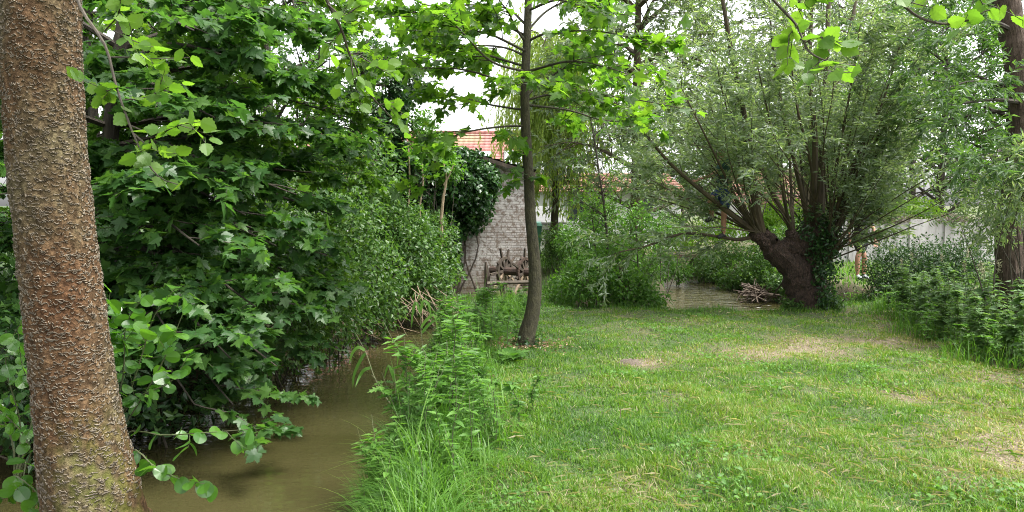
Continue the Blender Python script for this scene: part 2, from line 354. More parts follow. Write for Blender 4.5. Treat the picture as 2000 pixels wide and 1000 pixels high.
# the far reach runs faster and choppier
sx = N.new('ShaderNodeSeparateXYZ'); L.new(tc.outputs['Object'], sx.inputs[0])
mr = N.new('ShaderNodeMapRange'); mr.inputs[1].default_value = 11; mr.inputs[2].default_value = 13; mr.inputs[3].default_value = .07; mr.inputs[4].default_value = 1.; L.new(sx.outputs[1], mr.inputs[0]); L.new(mr.outputs[0], bp.inputs['Strength'])
L.new(bp.outputs[0], b.inputs['Normal'])
w = MB(); w.add([(-7, -14, WATER), (20, -14, WATER), (20, 44, WATER), (-7, 44, WATER)], Q=[(0, 1, 2, 3)])
tag(w.build('stream_water', m), kind='structure')

# ------------------------------------------------------------------ buildings
def courses(mb, p0, p1, up_vec, n, slope_len, lift=.03, m=0):
    """roof slope as n overlapping tile courses; p0-p1 is the eave"""
    p0, p1 = A(*p0), A(*p1); u = unit(A(*up_vec)); nrm = unit(np.cross(p1 - p0, u)); nrm = nrm if nrm[2] > 0 else -nrm
    st = slope_len / n
    for i in range(n):
        a = p0 + u * st * i + nrm * lift; bb = p1 + u * st * i + nrm * lift
        c = p1 + u * st * (i + 1.); d = p0 + u * st * (i + 1.)
        e = p0 + u * st * i; f = p1 + u * st * i
        mb.add([a, bb, c, d], Q=[(0, 1, 2, 3)], m=m); mb.add([e, f, bb, a], Q=[(0, 1, 2, 3)], m=m)
def tilemat(name, c1, c2, moss, msc=.5):
    m, N, L, b = mat(name)
    tc = N.new('ShaderNodeTexCoord'); br = N.new('ShaderNodeTexBrick')
    mp = N.new('ShaderNodeMapping'); mp.inputs['Scale'].default_value = (1, 1.1, 1); L.new(tc.outputs['Object'], mp.inputs[0])
    v = N.new('ShaderNodeTexVoronoi'); v.inputs['Scale'].default_value = 4.5; L.new(mp.outputs[0], v.inputs['Vector'])
    rp = ramp(N, [(0, c1), (1, c2)]); sp = N.new('ShaderNodeSeparateColor'); L.new(v.outputs['Color'], sp.inputs[0]); L.new(sp.outputs[0], rp.inputs[0])
    n1 = noise(N, L, msc, 5, tc.outputs['Object']); r1 = ramp(N, [(.52, (0, 0, 0)), (.66, (1, 1, 1))]); L.new(n1.outputs[0], r1.inputs[0])
    mx = N.new('ShaderNodeMixRGB'); mx.inputs[2].default_value = (*moss, 1); L.new(r1.outputs[0], mx.inputs[0]); L.new(rp.outputs[0], mx.inputs[1]); L.new(mx.outputs[0], b.inputs['Base Color'])
    wv = N.new('ShaderNodeTexWave'); wv.inputs['Scale'].default_value = 1.4; wv.bands_direction = 'X'; L.new(tc.outputs['Object'], wv.inputs['Vector'])
    bp = N.new('ShaderNodeBump'); bp.inputs['Strength'].default_value = .5; bp.inputs['Distance'].default_value = .04; L.new(wv.outputs[0], bp.inputs['Height']); L.new(bp.outputs[0], b.inputs['Normal'])
    b.inputs['Roughness'].default_value = .8
    return m
M['redtile'] = tilemat('red_roof_tiles', (.21,.075,.065), (.30,.135,.115), (.26,.18,.10), .4)
M['orangetile'] = tilemat('orange_roof_tiles', (.16,.075,.05), (.24,.12,.085), (.15,.11,.07), .4)
M['darktile'] = tilemat('dark_roof_tiles', (.06,.045,.04), (.1,.075,.06), (.05,.07,.03), .8)
M['render'] = simple('white_render', (.62,.62,.6), (.74,.74,.73), 1.2, .9, .15)
M['grey_render'] = simple('grey_render', (.35,.34,.32), (.45,.44,.41), 1.2, .9, .15)
M['glassy'] = simple('window_glass', (.35,.38,.4), (.5,.53,.56), .6, .12, 0)
M['darkglass'] = simple('dark_window_glass', (.03,.035,.04), (.07,.08,.09), .6, .1, 0)
M['whiteframe'] = simple('white_frame', (.6,.6,.58), (.68,.68,.66), 5, .5, 0)
M['greyframe'] = simple('grey_frame', (.12,.12,.12), (.16,.16,.15), 5, .5, 0)
# whitewashed brick
m, N, L, b = mat('whitewashed_brick')
tc = N.new('ShaderNodeTexCoord'); mp = N.new('ShaderNodeMapping'); mp.inputs['Rotation'].default_value = (R(90), 0, 0); L.new(tc.outputs['Object'], mp.inputs[0])
br = N.new('ShaderNodeTexBrick'); L.new(mp.outputs[0], br.inputs['Vector'])
for k, v in (('Scale', 1.), ('Brick Width', .17), ('Row Height', .058), ('Mortar Size', .009), ('Mortar Smooth', .3)): br.inputs[k].default_value = v
br.inputs['Color1'].default_value = (.34,.31,.29, 1); br.inputs['Color2'].default_value = (.52,.48,.455, 1); br.inputs['Mortar'].default_value = (.25,.22,.20, 1)
nA = noise(N, L, 1.1, 6, tc.outputs['Object'], .65); rA = ramp(N, [(.42, (0,0,0)), (.60, (1,1,1))]); L.new(nA.outputs[0], rA.inputs[0])
mA = N.new('ShaderNodeMixRGB'); mA.inputs[2].default_value = (.58,.545,.52, 1); L.new(rA.outputs[0], mA.inputs[0]); L.new(br.outputs[0], mA.inputs[1])
nB = noise(N, L, 9, 5, tc.outputs['Object'], .7); rB = ramp(N, [(.46, (0,0,0)), (.58, (1,1,1))]); L.new(nB.outputs[0], rB.inputs[0])
mB = N.new('ShaderNodeMixRGB'); mB.inputs[2].default_value = (.20,.155,.125, 1); L.new(rB.outputs[0], mB.inputs[0]); L.new(mA.outputs[0], mB.inputs[1])
sx = N.new('ShaderNodeSeparateXYZ'); L.new(tc.outputs['Object'], sx.inputs[0])
mrz = N.new('ShaderNodeMapRange'); mrz.inputs[1].default_value = 1.0; mrz.inputs[2].default_value = -.2; mrz.inputs[3].default_value = 0; mrz.inputs[4].default_value = .85; L.new(sx.outputs[2], mrz.inputs[0])
nC = noise(N, L, 2.6, 5, tc.outputs['Object']); rC = ramp(N, [(.3, (.12,.06,.035)), (.55, (.17,.12,.05)), (.75, (.33,.27,.2))]); L.new(nC.outputs[0], rC.inputs[0])
mC = N.new('ShaderNodeMixRGB'); L.new(mrz.outputs[0], mC.inputs[0]); L.new(mB.outputs[0], mC.inputs[1]); L.new(rC.outputs[0], mC.inputs[2]); L.new(mC.outputs[0], b.inputs['Base Color'])
bp = N.new('ShaderNodeBump'); bp.inputs['Strength'].default_value = .8; bp.inputs['Distance'].default_value = .03; L.new(br.outputs['Fac'], bp.inputs['Height']); bp.invert = True; L.new(bp.outputs[0], b.inputs['Normal'])
b.inputs['Roughness'].default_value = .95
M['brick'] = m
# old mill: gable end to the stream
MY = 16.6
xr, xl = at(1041, 400, MY)[0], at(742, 400, MY)[0]; xm = (xr + xl) / 2
z_e, z_r = at(1010, 338, MY)[2], at(880, 296, MY)[2]
mill = thing('old_mill', 'old whitewashed brick mill with a low tiled roof, half hidden by ivy', 'mill', (xm, MY, WATER))
bld = MB()
V = [(xl, MY, -1.1), (xr, MY, -1.1), (xr, MY, z_e), (xm, MY, z_r), (xl, MY, z_e)]
Vb = [(x, MY + 7, z) for x, y, z in V]
bld.add(V + Vb, T=[(2, 3, 4), (7, 9, 8)], Q=[(0, 1, 2, 4), (5, 9, 7, 6), (1, 6, 7, 2), (0, 4, 9, 5)])
bld.build('wall', M['brick'], mill)
rf = MB()
sl_r = math.hypot(xr + .06 - xm, z_r - z_e); sl_v = (xm - xr, 0, z_r - z_e)
e_r = z_e - .06 * (z_r - z_e) / (xr - xm)
courses(rf, (xr + .06, MY - .18, e_r + .06), (xr + .06, MY + 7.2, e_r + .06), sl_v, 9, math.hypot(xr + .06 - xm, z_r - e_r))
courses(rf, (xl - .25, MY - .18, e_r + .06), (xl - .25, MY + 7.2, e_r + .06), (xm - xl, 0, z_r - z_e), 9, math.hypot(xr + .06 - xm, z_r - e_r))
rfo = rf.build('roof', M['darktile'], mill)
vb = MB()
for s, x in ((1, xr + .08), (-1, xl - .27)):
    a, c = A(x, MY - .2, e_r - .08), A(xm, MY - .2, z_r - .02)
    for y in (0, .05): pass
    vb.add([a, c, c + A(0, 0, .09), a + A(0, 0, .09), a + A(0, .05, 0), c + A(0, .05, 0), c + A(0, .05, .09), a + A(0, .05, .09)], Q=[(0,1,2,3),(7,6,5,4),(3,2,6,7),(0,4,5,1)])
vb.build('verge_board', M['oldwood'], mill)
# opening with dark boards in the gable, left
op = MB(); a = at(775, 372, MY)
op.box((a[0] - .42, MY - .03, a[2] - .5), (a[0] + .42, MY + .02, a[2] + .42)); op.build('boarded_opening', M['oldwood'], mill)

def window(parent, x, y, z, w, h, glass, frame, face=-1):
    f = MB(); t = .06
    y0, y1 = (y - .05, y - .003)
    f.box((x - w/2, y0, z - h/2), (x - w/2 + t, y1, z + h/2)); f.box((x + w/2 - t, y0, z - h/2), (x + w/2, y1, z + h/2))
    f.box((x - w/2 + t, y0, z + h/2 - t), (x + w/2 - t, y1, z + h/2)); f.box((x - w/2 + t, y0, z - h/2), (x + w/2 - t, y1, z - h/2 + t)); f.box((x - .02, y0, z - h/2 + t), (x + .02, y1, z + h/2 - t))
    fo = f.build('window', frame, parent); fo['_o'] = parent['_o']
    p = MB(); p.box((x - w/2 + t, y - .025, z - h/2 + t), (x + w/2 - t, y - .004, z + h/2 - t)); p.build('pane', glass, fo)
def house(name, label, x0, x1, Y, depth, z0, z_eave, z_ridge, wallm, roofm, wins=(), skylights=(), ncourse=16, chimneys=()):
    t = thing(name, label, 'house', ((x0 + x1) / 2, Y, z0))
    w = MB(); ym = Y + depth / 2
    w.add([(x0, Y, z0 - .5), (x1, Y, z0 - .5), (x1, Y, z_eave), (x0, Y, z_eave), (x0, Y + depth, z0 - .5), (x1, Y + depth, z0 - .5), (x1, Y + depth, z_eave), (x0, Y + depth, z_eave), (x0, ym, z_ridge), (x1, ym, z_ridge)],
          T=[(1, 5, 6), (1, 6, 2), (2, 6, 9), (0, 7, 4), (0, 3, 7), (3, 8, 7)], Q=[(0, 1, 2, 3), (5, 4, 7, 6)])
    w.build('wall', wallm, t)
    sv = A(0, depth / 2, z_ridge - z_eave); ln = np.linalg.norm(sv); u = sv / ln; ov = .35
    r = MB()
    courses(r, A(x0 - .2, Y, z_eave + .05) - u * ov, A(x1 + .2, Y, z_eave + .05) - u * ov, u, ncourse, ln + ov)
    ub = u * A(1, -1, 1)
    courses(r, A(x1 + .2, Y + depth, z_eave + .05) - ub * ov, A(x0 - .2, Y + depth, z_eave + .05) - ub * ov, ub, ncourse, ln + ov)
    tubes(r, [[(x0 - .2, ym, z_ridge + .06), (x1 + .2, ym, z_ridge + .06)]], [.1, .1], 8)
    ro = r.build('roof', roofm, t); ro['_o'] = t['_o']
    for (x, z, ww, hh) in wins: window(t, x, Y, z, ww, hh, M['darkglass'], M['whiteframe'])
    nrm = unit(A(0, -u[2], u[1]))
    for (x, f0, f1, ww) in skylights:
        a, c = A(x, Y, z_eave + .05) + u * ln * f0 + nrm * .09, A(x, Y, z_eave + .05) + u * ln * f1 + nrm * .09
        h = A(ww / 2, 0, 0); k = MB(); dn = -nrm * .08
        k.add([a - h, a + h, c + h, c - h, a - h + dn, a + h + dn, c + h + dn, c - h + dn], Q=[(4,5,1,0),(5,6,2,1),(6,7,3,2),(7,4,0,3)])
        h2 = A(ww / 2 - .07, 0, 0); uu = u * .07
        k.add([a - h, a + h, c + h, c - h, a - h2 + uu, a + h2 + uu, c + h2 - uu, c - h2 - uu], Q=[(0,1,5,4),(1,2,6,5),(2,3,7,6),(3,0,4,7)])
        ko = k.build('skylight', M['greyframe'], ro); 
        k2 = MB(); k2.add([a - h2 + uu, a + h2 + uu, c + h2 - uu, c - h2 - uu], Q=[(0,1,2,3)]); k2.build('skylight_pane', M['glassy'], ro)
    for (x, zt) in chimneys:
        k = MB(); k.box((x - .3, ym - .3, z_ridge - .3), (x + .3, ym + .3, zt)); k.box((x - .36, ym - .36, zt), (x + .36, ym + .36, zt + .12)); k.build('chimney', M['orangetile'], ro)
    return t
hy = 29
house('tiled_house', 'long house with a red tiled roof and skylights rising behind the old mill', at(560, 400, hy)[0], at(1030, 400, hy)[0], hy, 7, 0, at(900, 345, hy)[2], at(900, 262, hy + 3.5)[2], M['render'], M['redtile'],
      wins=[(at(700, 400, hy)[0], 1.5, 1.1, 1.2), (at(880, 400, hy)[0], 1.5, 1.1, 1.2)], skylights=[(at(940, 310, hy + 1)[0], .14, .5, .85), (at(1003, 310, hy + 1)[0], .16, .52, .8)], ncourse=15)
hb = 27
house('white_cottage', 'low white cottage with an orange tiled roof seen through the weeping willow', at(1052, 400, hb)[0], at(1330, 400, hb)[0], hb, 6, 0, at(1100, 374, hb)[2], at(1100, 346, hb + 3)[2], M['render'], M['orangetile'],
      wins=[(at(1130, 410, hb)[0], 1.5, .9, 1.1), (at(1172, 415, hb)[0], 1.35, .5, 1.3), (at(1255, 410, hb)[0], 1.5, .9, 1.1)], ncourse=10)
hc = 34
house('brick_cottage', 'cottage with a rusty red roof glimpsed between the pollard willow limbs', at(1440, 400, hc)[0], at(1600, 400, hc)[0], hc, 6, 0, at(1500, 395, hc)[2], at(1500, 336, hc + 3)[2], M['render'], M['orangetile'], wins=[(at(1510, 420, hc)[0], 1.1, .9, 1.)], ncourse=10)
# lean-to and water butt by the cottage
lt = thing('garden_shed', 'small pale garden shed with a grey lean-to roof beside the white cottage', 'shed', (at(1064, 470, 24)[0], 24, 0))
k = MB(); a0, a1 = at(1040, 470, 24)[0], at(1100, 470, 24)[0]
k.box((a0, 24, -.1), (a1, 25.6, .95)); k.build('wall', M['render'], lt)
k = MB(); k.add([(a0-.1,23.85,.97),(a1+.1,23.85,.97),(a1+.1,25.7,1.5),(a0-.1,25.7,1.5),(a0-.1,23.85,1.03),(a1+.1,23.85,1.03),(a1+.1,25.7,1.56),(a0-.1,25.7,1.56)], Q=[(4,5,6,7),(0,1,5,4),(1,2,6,5),(3,0,4,7),(0,3,2,1)]); k.build('roof', M['greyframe'], lt)
k = MB(); k.box((a0+.42,23.97,.0),(a0+.95,23.995,.8)); k.build('door', M['greyframe'], lt)
M['teal'] = simple('green_plastic', (.03,.16,.10), (.05,.2,.13), 4, .5, 0)
M['wheelrub'] = simple('black_rubber', (.02,.02,.02), (.03,.03,.03), 4, .7, 0)
bn = thing('wheelie_bin', 'green wheelie bin standing in front of the garden shed', 'bin', (at(1040, 470, 22.5)[0], 22.5, 0))
bx = at(1040, 470, 22.5)[0]; k = MB()
k.add([(bx-.22,22.3,.06),(bx+.22,22.3,.06),(bx+.22,22.75,.06),(bx-.22,22.75,.06),(bx-.28,22.22,.95),(bx+.28,22.22,.95),(bx+.28,22.85,.95),(bx-.28,22.85,.95)], Q=[(0,3,2,1),(4,5,6,7),(0,1,5,4),(1,2,6,5),(2,3,7,6),(3,0,4,7)]); k.build('body', M['teal'], bn)
k = MB(); k.add([(bx-.3,22.18,.955),(bx+.3,22.18,.955),(bx+.3,22.9,.955),(bx-.3,22.9,.955),(bx-.26,22.25,1.04),(bx+.26,22.25,1.04),(bx+.26,22.85,1.08),(bx-.26,22.85,1.08)], Q=[(4,5,6,7),(0,1,5,4),(1,2,6,5),(2,3,7,6),(3,0,4,7)]); k.build('lid', M['teal'], bn)
for s in (-1, 1):
    k = MB(); th = np.linspace(0, 6.283, 13)[:-1]; cx = bx + s * .24
    ring = [(cx + dx, 22.78 + .1 * math.cos(t), .1 + .1 * math.sin(t)) for dx in (-.03, .03) for t in th]
    k.add(ring, Q=[(i, (i+1) % 12, 12 + (i+1) % 12, 12 + i) for i in range(12)], T=[(0, i+1, i) for i in range(1, 11)] + [(12, 12+i, 13+i) for i in range(1, 11)]); k.build('wheel', M['wheelrub'], bn)

# mill wheel remains
WY = 15.9
wc = at(1004, 530, WY)
wh = thing('water_wheel', 'broken timber water wheel with bare spokes against the mill wall', 'water wheel', (wc[0], WY, WATER))
M['rust'] = simple('rusty_iron', (.03,.02,.015), (.07,.04,.028), 15, .8, .5)
def disc(mb, c, axis, r0, r1, th, n=40, m=0):
    axis = unit(axis); e1 = unit(np.cross(axis, UP)); e2 = np.cross(axis, e1)
    a = np.linspace(0, 2 * np.pi, n + 1)[:-1]
    ci = np.cos(a)[:, None] * e1 + np.sin(a)[:, None] * e2
    V = np.concatenate([c + ci * r0 - axis * th, c + ci * r1 - axis * th, c + ci * r1 + axis * th, c + ci * r0 + axis * th])
    i = np.arange(n); j = (i + 1) % n
    Q = np.concatenate([np.stack([i + k * n, j + k * n, j + ((k + 1) % 4) * n, i + ((k + 1) % 4) * n], -1) for k in range(4)])
    mb.add(V, Q=Q, m=m)
axw = unit(A(.86, -.5, 0))
for nm, sft in (('rim', -.24), ('rim', .26)):
    k = MB(); c = wc + axw * sft
    disc(k, c, axw, .26, .32, .03)
    k.build(nm, M['rust'] if sft > 0 else M['oldwood'], wh)
k = MB(); tubes(k, [[wc - axw * .6, wc + axw * .6]], [.09, .09], 10); disc(k, wc + axw*.6, axw, .0, .088, .004, 10); k.build('axle', M['rust'], wh)
e1 = unit(np.cross(axw, UP)); e2 = np.cross(axw, e1)
for j, (sft, deg, ln) in enumerate([(q_, 36 * i + 14 * (q_ > 0) + rng.uniform(-5, 5), rng.uniform(.72, .98) * (.72 if rng.random() < .3 else 1)) for q_ in (-.24, .26) for i in range(10)]):
    k = MB(); d = math.cos(R(deg)) * e1 * -1 + math.sin(R(deg)) * UP; s_ = np.cross(d, axw)
    c0, c1 = wc + axw * sft + d * .08, wc + axw * sft + d * ln * .66
    k.add([c0 + s_*.028 - axw*.025, c0 - s_*.028 - axw*.025, c0 - s_*.028 + axw*.025, c0 + s_*.028 + axw*.025, c1 + s_*.018 - axw*.02, c1 - s_*.022 - axw*.02, c1 - s_*.024 + axw*.02, c1 + s_*.015 + axw*.02], Q=[(0,1,5,4),(1,2,6,5),(2,3,7,6),(3,0,4,7),(4,5,6,7),(0,3,2,1)])
    k.build('spoke', M['oldwood'] if deg < 200 else M['dead'], wh)
ct = thing('sluice_beam', 'weathered horizontal timber beam lying across in front of the water wheel', 'beam', at(955, 553, 15.3))
k = MB(); tubes(k, px([(952, 554), (985, 552), (1030, 551), (1050, 551)], 15.3, 8), np.full(8, .045), 6, rough=.12); k.build('beam', simple('grey_beam_wood', (.06,.05,.038), (.15,.125,.095), 12, .9, .5), ct)
k = MB(); p = px([(980, 556), (983, 590), (984, 640)], 15.35, 5); tubes(k, p, np.full(5, .05), 6, rough=.1); k.build('prop', M['oldwood'], ct)
pp = thing('timber_post', 'dark rotten timber post upright against the mill wall', 'post', at(950, 630, 15.6))
k = MB(); tubes(k, px([(949, 512), (951, 550), (950, 590), (950, 640)], 15.6, 9), np.array([.03,.05,.06,.055,.06,.06,.06,.065,.065]), 7, rough=.15); k.build('post', M['oldwood'], pp)
fb = thing('footbridge', 'narrow pale plank footbridge over the far stretch of the stream', 'footbridge', at(1300, 500, 23))
k = MB(); a = at(1250, 496, 23); c = at(1350, 496, 23); k.box((a[0], 22.6, a[2] - .09), (c[0] + .4, 23.3, a[2])); k.build('deck', M['dead'], fb)
for q in (a[0] + .3, c[0] + .1):
    k = MB(); k.box((q, 22.75, -1.2), (q + .14, 23.1, a[2] - .092)); k.build('support', M['oldwood'], fb)

# concrete panel wall
m, N, L, b = mat('precast_concrete')
tc = N.new('ShaderNodeTexCoord'); mp = N.new('ShaderNodeMapping'); mp.inputs['Scale'].default_value = (3, 3, .5); L.new(tc.outputs['Object'], mp.inputs[0])
n1 = noise(N, L, 2.2, 6, mp.outputs[0], .65); rp = ramp(N, [(.3, (.22,.205,.195)), (.5, (.38,.365,.36)), (.7, (.47,.46,.455))]); L.new(n1.outputs[0], rp.inputs[0]); L.new(rp.outputs[0], b.inputs['Base Color']); b.inputs['Roughness'].default_value = .9
M['concrete'] = m
CY = 20.
cw = thing('concrete_wall', 'grey precast concrete panel wall with posts behind the hedge', 'wall', (at(1800, 430, CY)[0], CY, 0))
pxs = [1600, 1662, 1722, 1780, 1848, 1915, 1985, 2060, 2140]
zt = at(1800, 428, CY)[2]
for i, x in enumerate(pxs):
    X = at(x, 430, CY)[0]
    k = MB(); k.box((X - .05, CY - .05, -.3), (X + .05, CY + .08, zt + .02)); k.build('post', M['concrete'], cw)
    if i + 1 < len(pxs):
        X2 = at(pxs[i + 1], 430, CY)[0]
        for z0, z1 in ((zt - .43, zt), (zt - .87, zt - .435), (zt - 1.31, zt - .875)):
            k = MB(); k.box((X + .051, CY + .002 * (i % 3), z0), (X2 - .051, CY + .045, z1)); k.build('panel', M['concrete'], cw)

# ------------------------------------------------------------------ trees
def limb_set(mb, limbs, sides=7, rough=.04):
    for P, r0, r1 in limbs: tubes(mb, P, np.linspace(r0, r1, len(P)), sides, rough=rough)
def pad(paths, n=10): return np.stack([spline(p, n) for p in paths])

# --- the poplar in the left foreground
m, N, L, b = mat('poplar_bark')
tc = N.new('ShaderNodeTexCoord'); mp = N.new('ShaderNodeMapping'); mp.inputs['Scale'].default_value = (1, 1, .55); L.new(tc.outputs['Object'], mp.inputs[0])
n1 = noise(N, L, 2.2, 5, mp.outputs[0], .6); n2 = noise(N, L, 38, 5, tc.outputs['Object'], .7); n3 = noise(N, L, 110, 3, tc.outputs['Object'])
rp = ramp(N, [(.32, (.082,.042,.021)), (.48, (.088,.055,.029)), (.58, (.092,.072,.04)), (.74, (.10,.09,.045))]); L.new(n1.outputs[0], rp.inputs[0])
r2 = ramp(N, [(.36, (.35,.33,.3)), (.52, (1,1,1)), (.64, (1.9,1.95,1.95))]); L.new(n2.outputs[0], r2.inputs[0])
mu = N.new('ShaderNodeMixRGB'); mu.blend_type = 'MULTIPLY'; mu.inputs[0].default_value = .9; L.new(rp.outputs[0], mu.inputs[1]); L.new(r2.outputs[0], mu.inputs[2])
aM = N.new('ShaderNodeAttribute'); aM.attribute_name = 'moss'
mm = N.new('ShaderNodeMixRGB'); mm.inputs[2].default_value = (.10,.12,.015, 1); L.new(aM.outputs['Fac'], mm.inputs[0]); L.new(mu.outputs[0], mm.inputs[1]); L.new(mm.outputs[0], b.inputs['Base Color'])
b.inputs['Roughness'].default_value = .95; b.inputs['Specular IOR Level'].default_value = .15
bp = N.new('ShaderNodeBump'); bp.inputs['Strength'].default_value = 1.; bp.inputs['Distance'].default_value = .012
s = N.new('ShaderNodeMath'); s.operation = 'MULTIPLY_ADD'; s.inputs[1].default_value = .35; L.new(n3.outputs[0], s.inputs[0]); L.new(n2.outputs[0], s.inputs[2]); L.new(s.outputs[0], bp.inputs['Height']); L.new(bp.outputs[0], b.inputs['Normal'])
M['poplar_bark'] = m
M['flake'] = simple('bark_flake', (.085,.066,.043), (.25,.21,.155), 28, .85, .5)
PY = 3.85
cen = [(183, 1075, 112), (183, 1000, 103), (167, 900, 95), (145, 750, 83), (115, 500, 78), (89, 250, 77), (80, 0, 75)]
pc = [at(x, y, PY) for x, y, r in cen]; pr = [r * .88 * PY / F for x, y, r in cen]
pc += [A(-2.42, 3.9, 4.2), A(-2.4, 3.95, 6.5), A(-2.5, 4.0, 9.0), A(-2.6, 4, 11)]; pr += [.175, .14, .1, .05]
pc[0][2] = -.12; pr[0] = .29
nt_, ns_ = 420, 96
tt = np.linspace(0, 1, nt_); PCs = spline(pc, nt_); kk = np.linspace(0, 1, len(pr)); PRs = np.interp(tt, kk, pr)
def pop_surf(t, a, lift=0.):
    c = np.stack([np.interp(t, tt, PCs[:, k]) for k in range(3)], -1); r = np.interp(t, tt, PRs)
    z = c[..., 2]; fl = np.clip((.55 - z) / .6, 0, 1) ** 2
    r = r * (1 + .012 * np.sin(3 * a + z * 2) + fl * (.06 * np.sin(a * 4 + 1) + .01)) + .006 * np.sin(a * 9 + 3 * np.sin(z * 5)) * np.sin(z * 23 + 2 * np.sin(a * 3)) + lift
    return c + r[..., None] * np.stack([np.cos(a), np.sin(a), 0 * a], -1)
poplar = thing('poplar_tree', 'large poplar in the left foreground with flaky reddish bark and mossy foot', 'tree', (pc[1][0], PY, 0))
k = MB(); aa = np.linspace(0, 2 * np.pi, ns_ + 1)[:-1]; TT, AA = np.meshgrid(tt, aa, indexing='ij')
PV = pop_surf(TT, AA); idx = np.arange(nt_ * ns_).reshape(nt_, ns_); nx = np.roll(idx, -1, 1)
k.add(PV, Q=np.stack([idx[:-1], nx[:-1], nx[1:], idx[1:]], -1))
z = PV[..., 2]; ang = AA
mossy = np.clip((.62 - z) / .45, 0, 1) * np.clip(np.cos(ang + .75), 0, 1) ** 1.5 * np.clip(.5 + 1.2 * np.sin(ang * 13 + z * 17) * np.sin(z * 29 - ang * 5), 0, 1)
mo = mossy.ravel()
# flakes: small proud crescents of pale bark
nfl = 9000
zz = rng.uniform(0.02, 3.3, nfl); row = rng.random(nfl) < .3; zz = np.where(row, np.round(zz / .052) * .052 + rng.normal(0, .006, nfl), zz)
tz = np.interp(zz, PCs[:, 2], tt); an = rng.uniform(0, 2 * np.pi, nfl)
zz = zz + .03 * np.sin(an * 3) + .012 * np.sin(an * 11)
tz = np.interp(zz, PCs[:, 2], tt)
wdt = rng.uniform(.004, .014, nfl) * np.where(rng.random(nfl) < .2, 1.7, 1); hgt = rng.uniform(.002, .0055, nfl); arc = rng.uniform(-.006, .014, nfl)
R0 = np.interp(tz, tt, PRs); nseg = 6; sgn = np.linspace(-1, 1, nseg)
a_ = an[:, None] + sgn * (wdt / R0)[:, None]
jag = rng.normal(0, .0025, (nfl, nseg))
zc = zz[:, None] + arc[:, None] * (np.abs(sgn) ** 1.6) + jag
th = hgt[:, None] * (1 - np.abs(sgn) ** 2 * .85) * rng.uniform(.6, 1.3, (nfl, nseg))
def sf(z_, a_, l): return pop_surf(np.interp(z_, PCs[:, 2], tt), a_, l)
top = sf(zc + th, a_, -.002); bot = sf(zc - th * .5, a_, .0045); und = sf(zc - th * .6, a_, -.004)
FV = np.concatenate([top, bot, und], 1); base = np.arange(nseg - 1)
q = np.concatenate([np.stack([base + nseg, base + 1 + nseg, base + 1, base], -1), np.stack([base + 2*nseg, base + 1 + 2*nseg, base + 1 + nseg, base + nseg], -1)])
k.add(FV, Q=(q[None] + (np.arange(nfl) * 3 * nseg)[:, None, None]), m=1)
pm = np.clip((.5 - zz) / .3, 0, 1) * np.clip(np.cos(an + .75), 0, 1) * (rng.random(nfl) < .5)
k.build('trunk', [M['poplar_bark'], M['flake']], poplar, smooth=True, extra={'moss': np.concatenate([mo * .55, np.repeat(pm, 3 * nseg)])})
# boughs above the frame with the crown
cr = MB(); br = MB()
bl = []
for i in range(11):
    z0 = 4.3 + i * .6; a = i * 2.4; ln = 2.4 - i * .12
    p0 = A(*[np.interp(z0, PCs[:, 2], PCs[:, j]) for j in range(3)])
    bl.append(spline([p0, p0 + A(math.cos(a), math.sin(a), .5) * ln * .5, p0 + A(math.cos(a), math.sin(a), .7) * ln], 9))
bl = np.stack(bl); tubes(br, bl, np.linspace(.05, .012, 9), 6)
s1 = kids(bl, 5, (.3, 1), (.5, 1.0), (35, 70), 4, .1); tubes(br, s1, np.linspace(.012, .004, 5), 4)
s2 = kids(s1, 3, (.3, 1), (.25, .5), (30, 70), 4, .12); leaves(cr, POPLAR, s2, 7, (.05, .075), up=.6, jit=.7)
br.build('bough', M['twig'], poplar); cr.build('crown', M['poplar'], poplar)
def leafy_branch(mainpts, twigs, nleaf, size, r=.009, seed=0):
    b_ = MB(); l_ = MB()
    mp_ = spline([at(*p) for p in mainpts], 22); tubes(b_, mp_, np.linspace(r, .002, 22), 6, rough=.06)
    for t in twigs:
        tp = spline([at(*p) for p in t], 8); tubes(b_, tp, np.linspace(r * .45, .0015, 8), 5)
        leaves(l_, POPLAR, tp[None], max(3, int(nleaf * len(t) / 2.2)), size, (.25, 1), (.7, 1.3), .15, .35, .55)
        s = kids(tp[None], 2, (.3, .95), (.07, .16), (30, 60), 3, .1, r=rng); tubes(b_, s, np.linspace(.002, .001, 4), 4)
        leaves(l_, POPLAR, s, 3, size, (.4, 1), (.5, 1.2), .2, .35, .55)
    leaves(l_, POPLAR, mp_[None][:, 6:], int(nleaf * 1.6), size, (.2, 1), (.7, 1.3), .2, .35, .55)
    bo = b_.build('branch', M['twig'], poplar); bo['_o'] = poplar['_o']
    l_.build('leaves', M['poplar'], bo)
leafy_branch([(140, -60, 3.75), (156, 12, 3.6), (205, 88, 3.4), (226, 165, 3.3), (250, 235, 3.2), (278, 300, 3.15), (310, 345, 3.1), (352, 362, 3.05)],
             [[(205, 60, 3.4), (232, 25, 3.3), (235, -20, 3.2)], [(214, 112, 3.4), (260, 112, 3.2), (310, 115, 3.1), (372, 112, 3.0)], [(222, 60, 3.3), (262, 80, 3.2), (300, 92, 3.1)], [(255, 245, 3.2), (305, 262, 3.1), (350, 244, 3.0), (392, 238, 2.95)],
              [(262, 262, 3.2), (300, 292, 3.1), (345, 300, 3.0)], [(245, 195, 3.25), (285, 190, 3.2), (330, 170, 3.1)], [(228, 170, 3.3), (205, 180, 3.3)]], 6, (.05, .075))
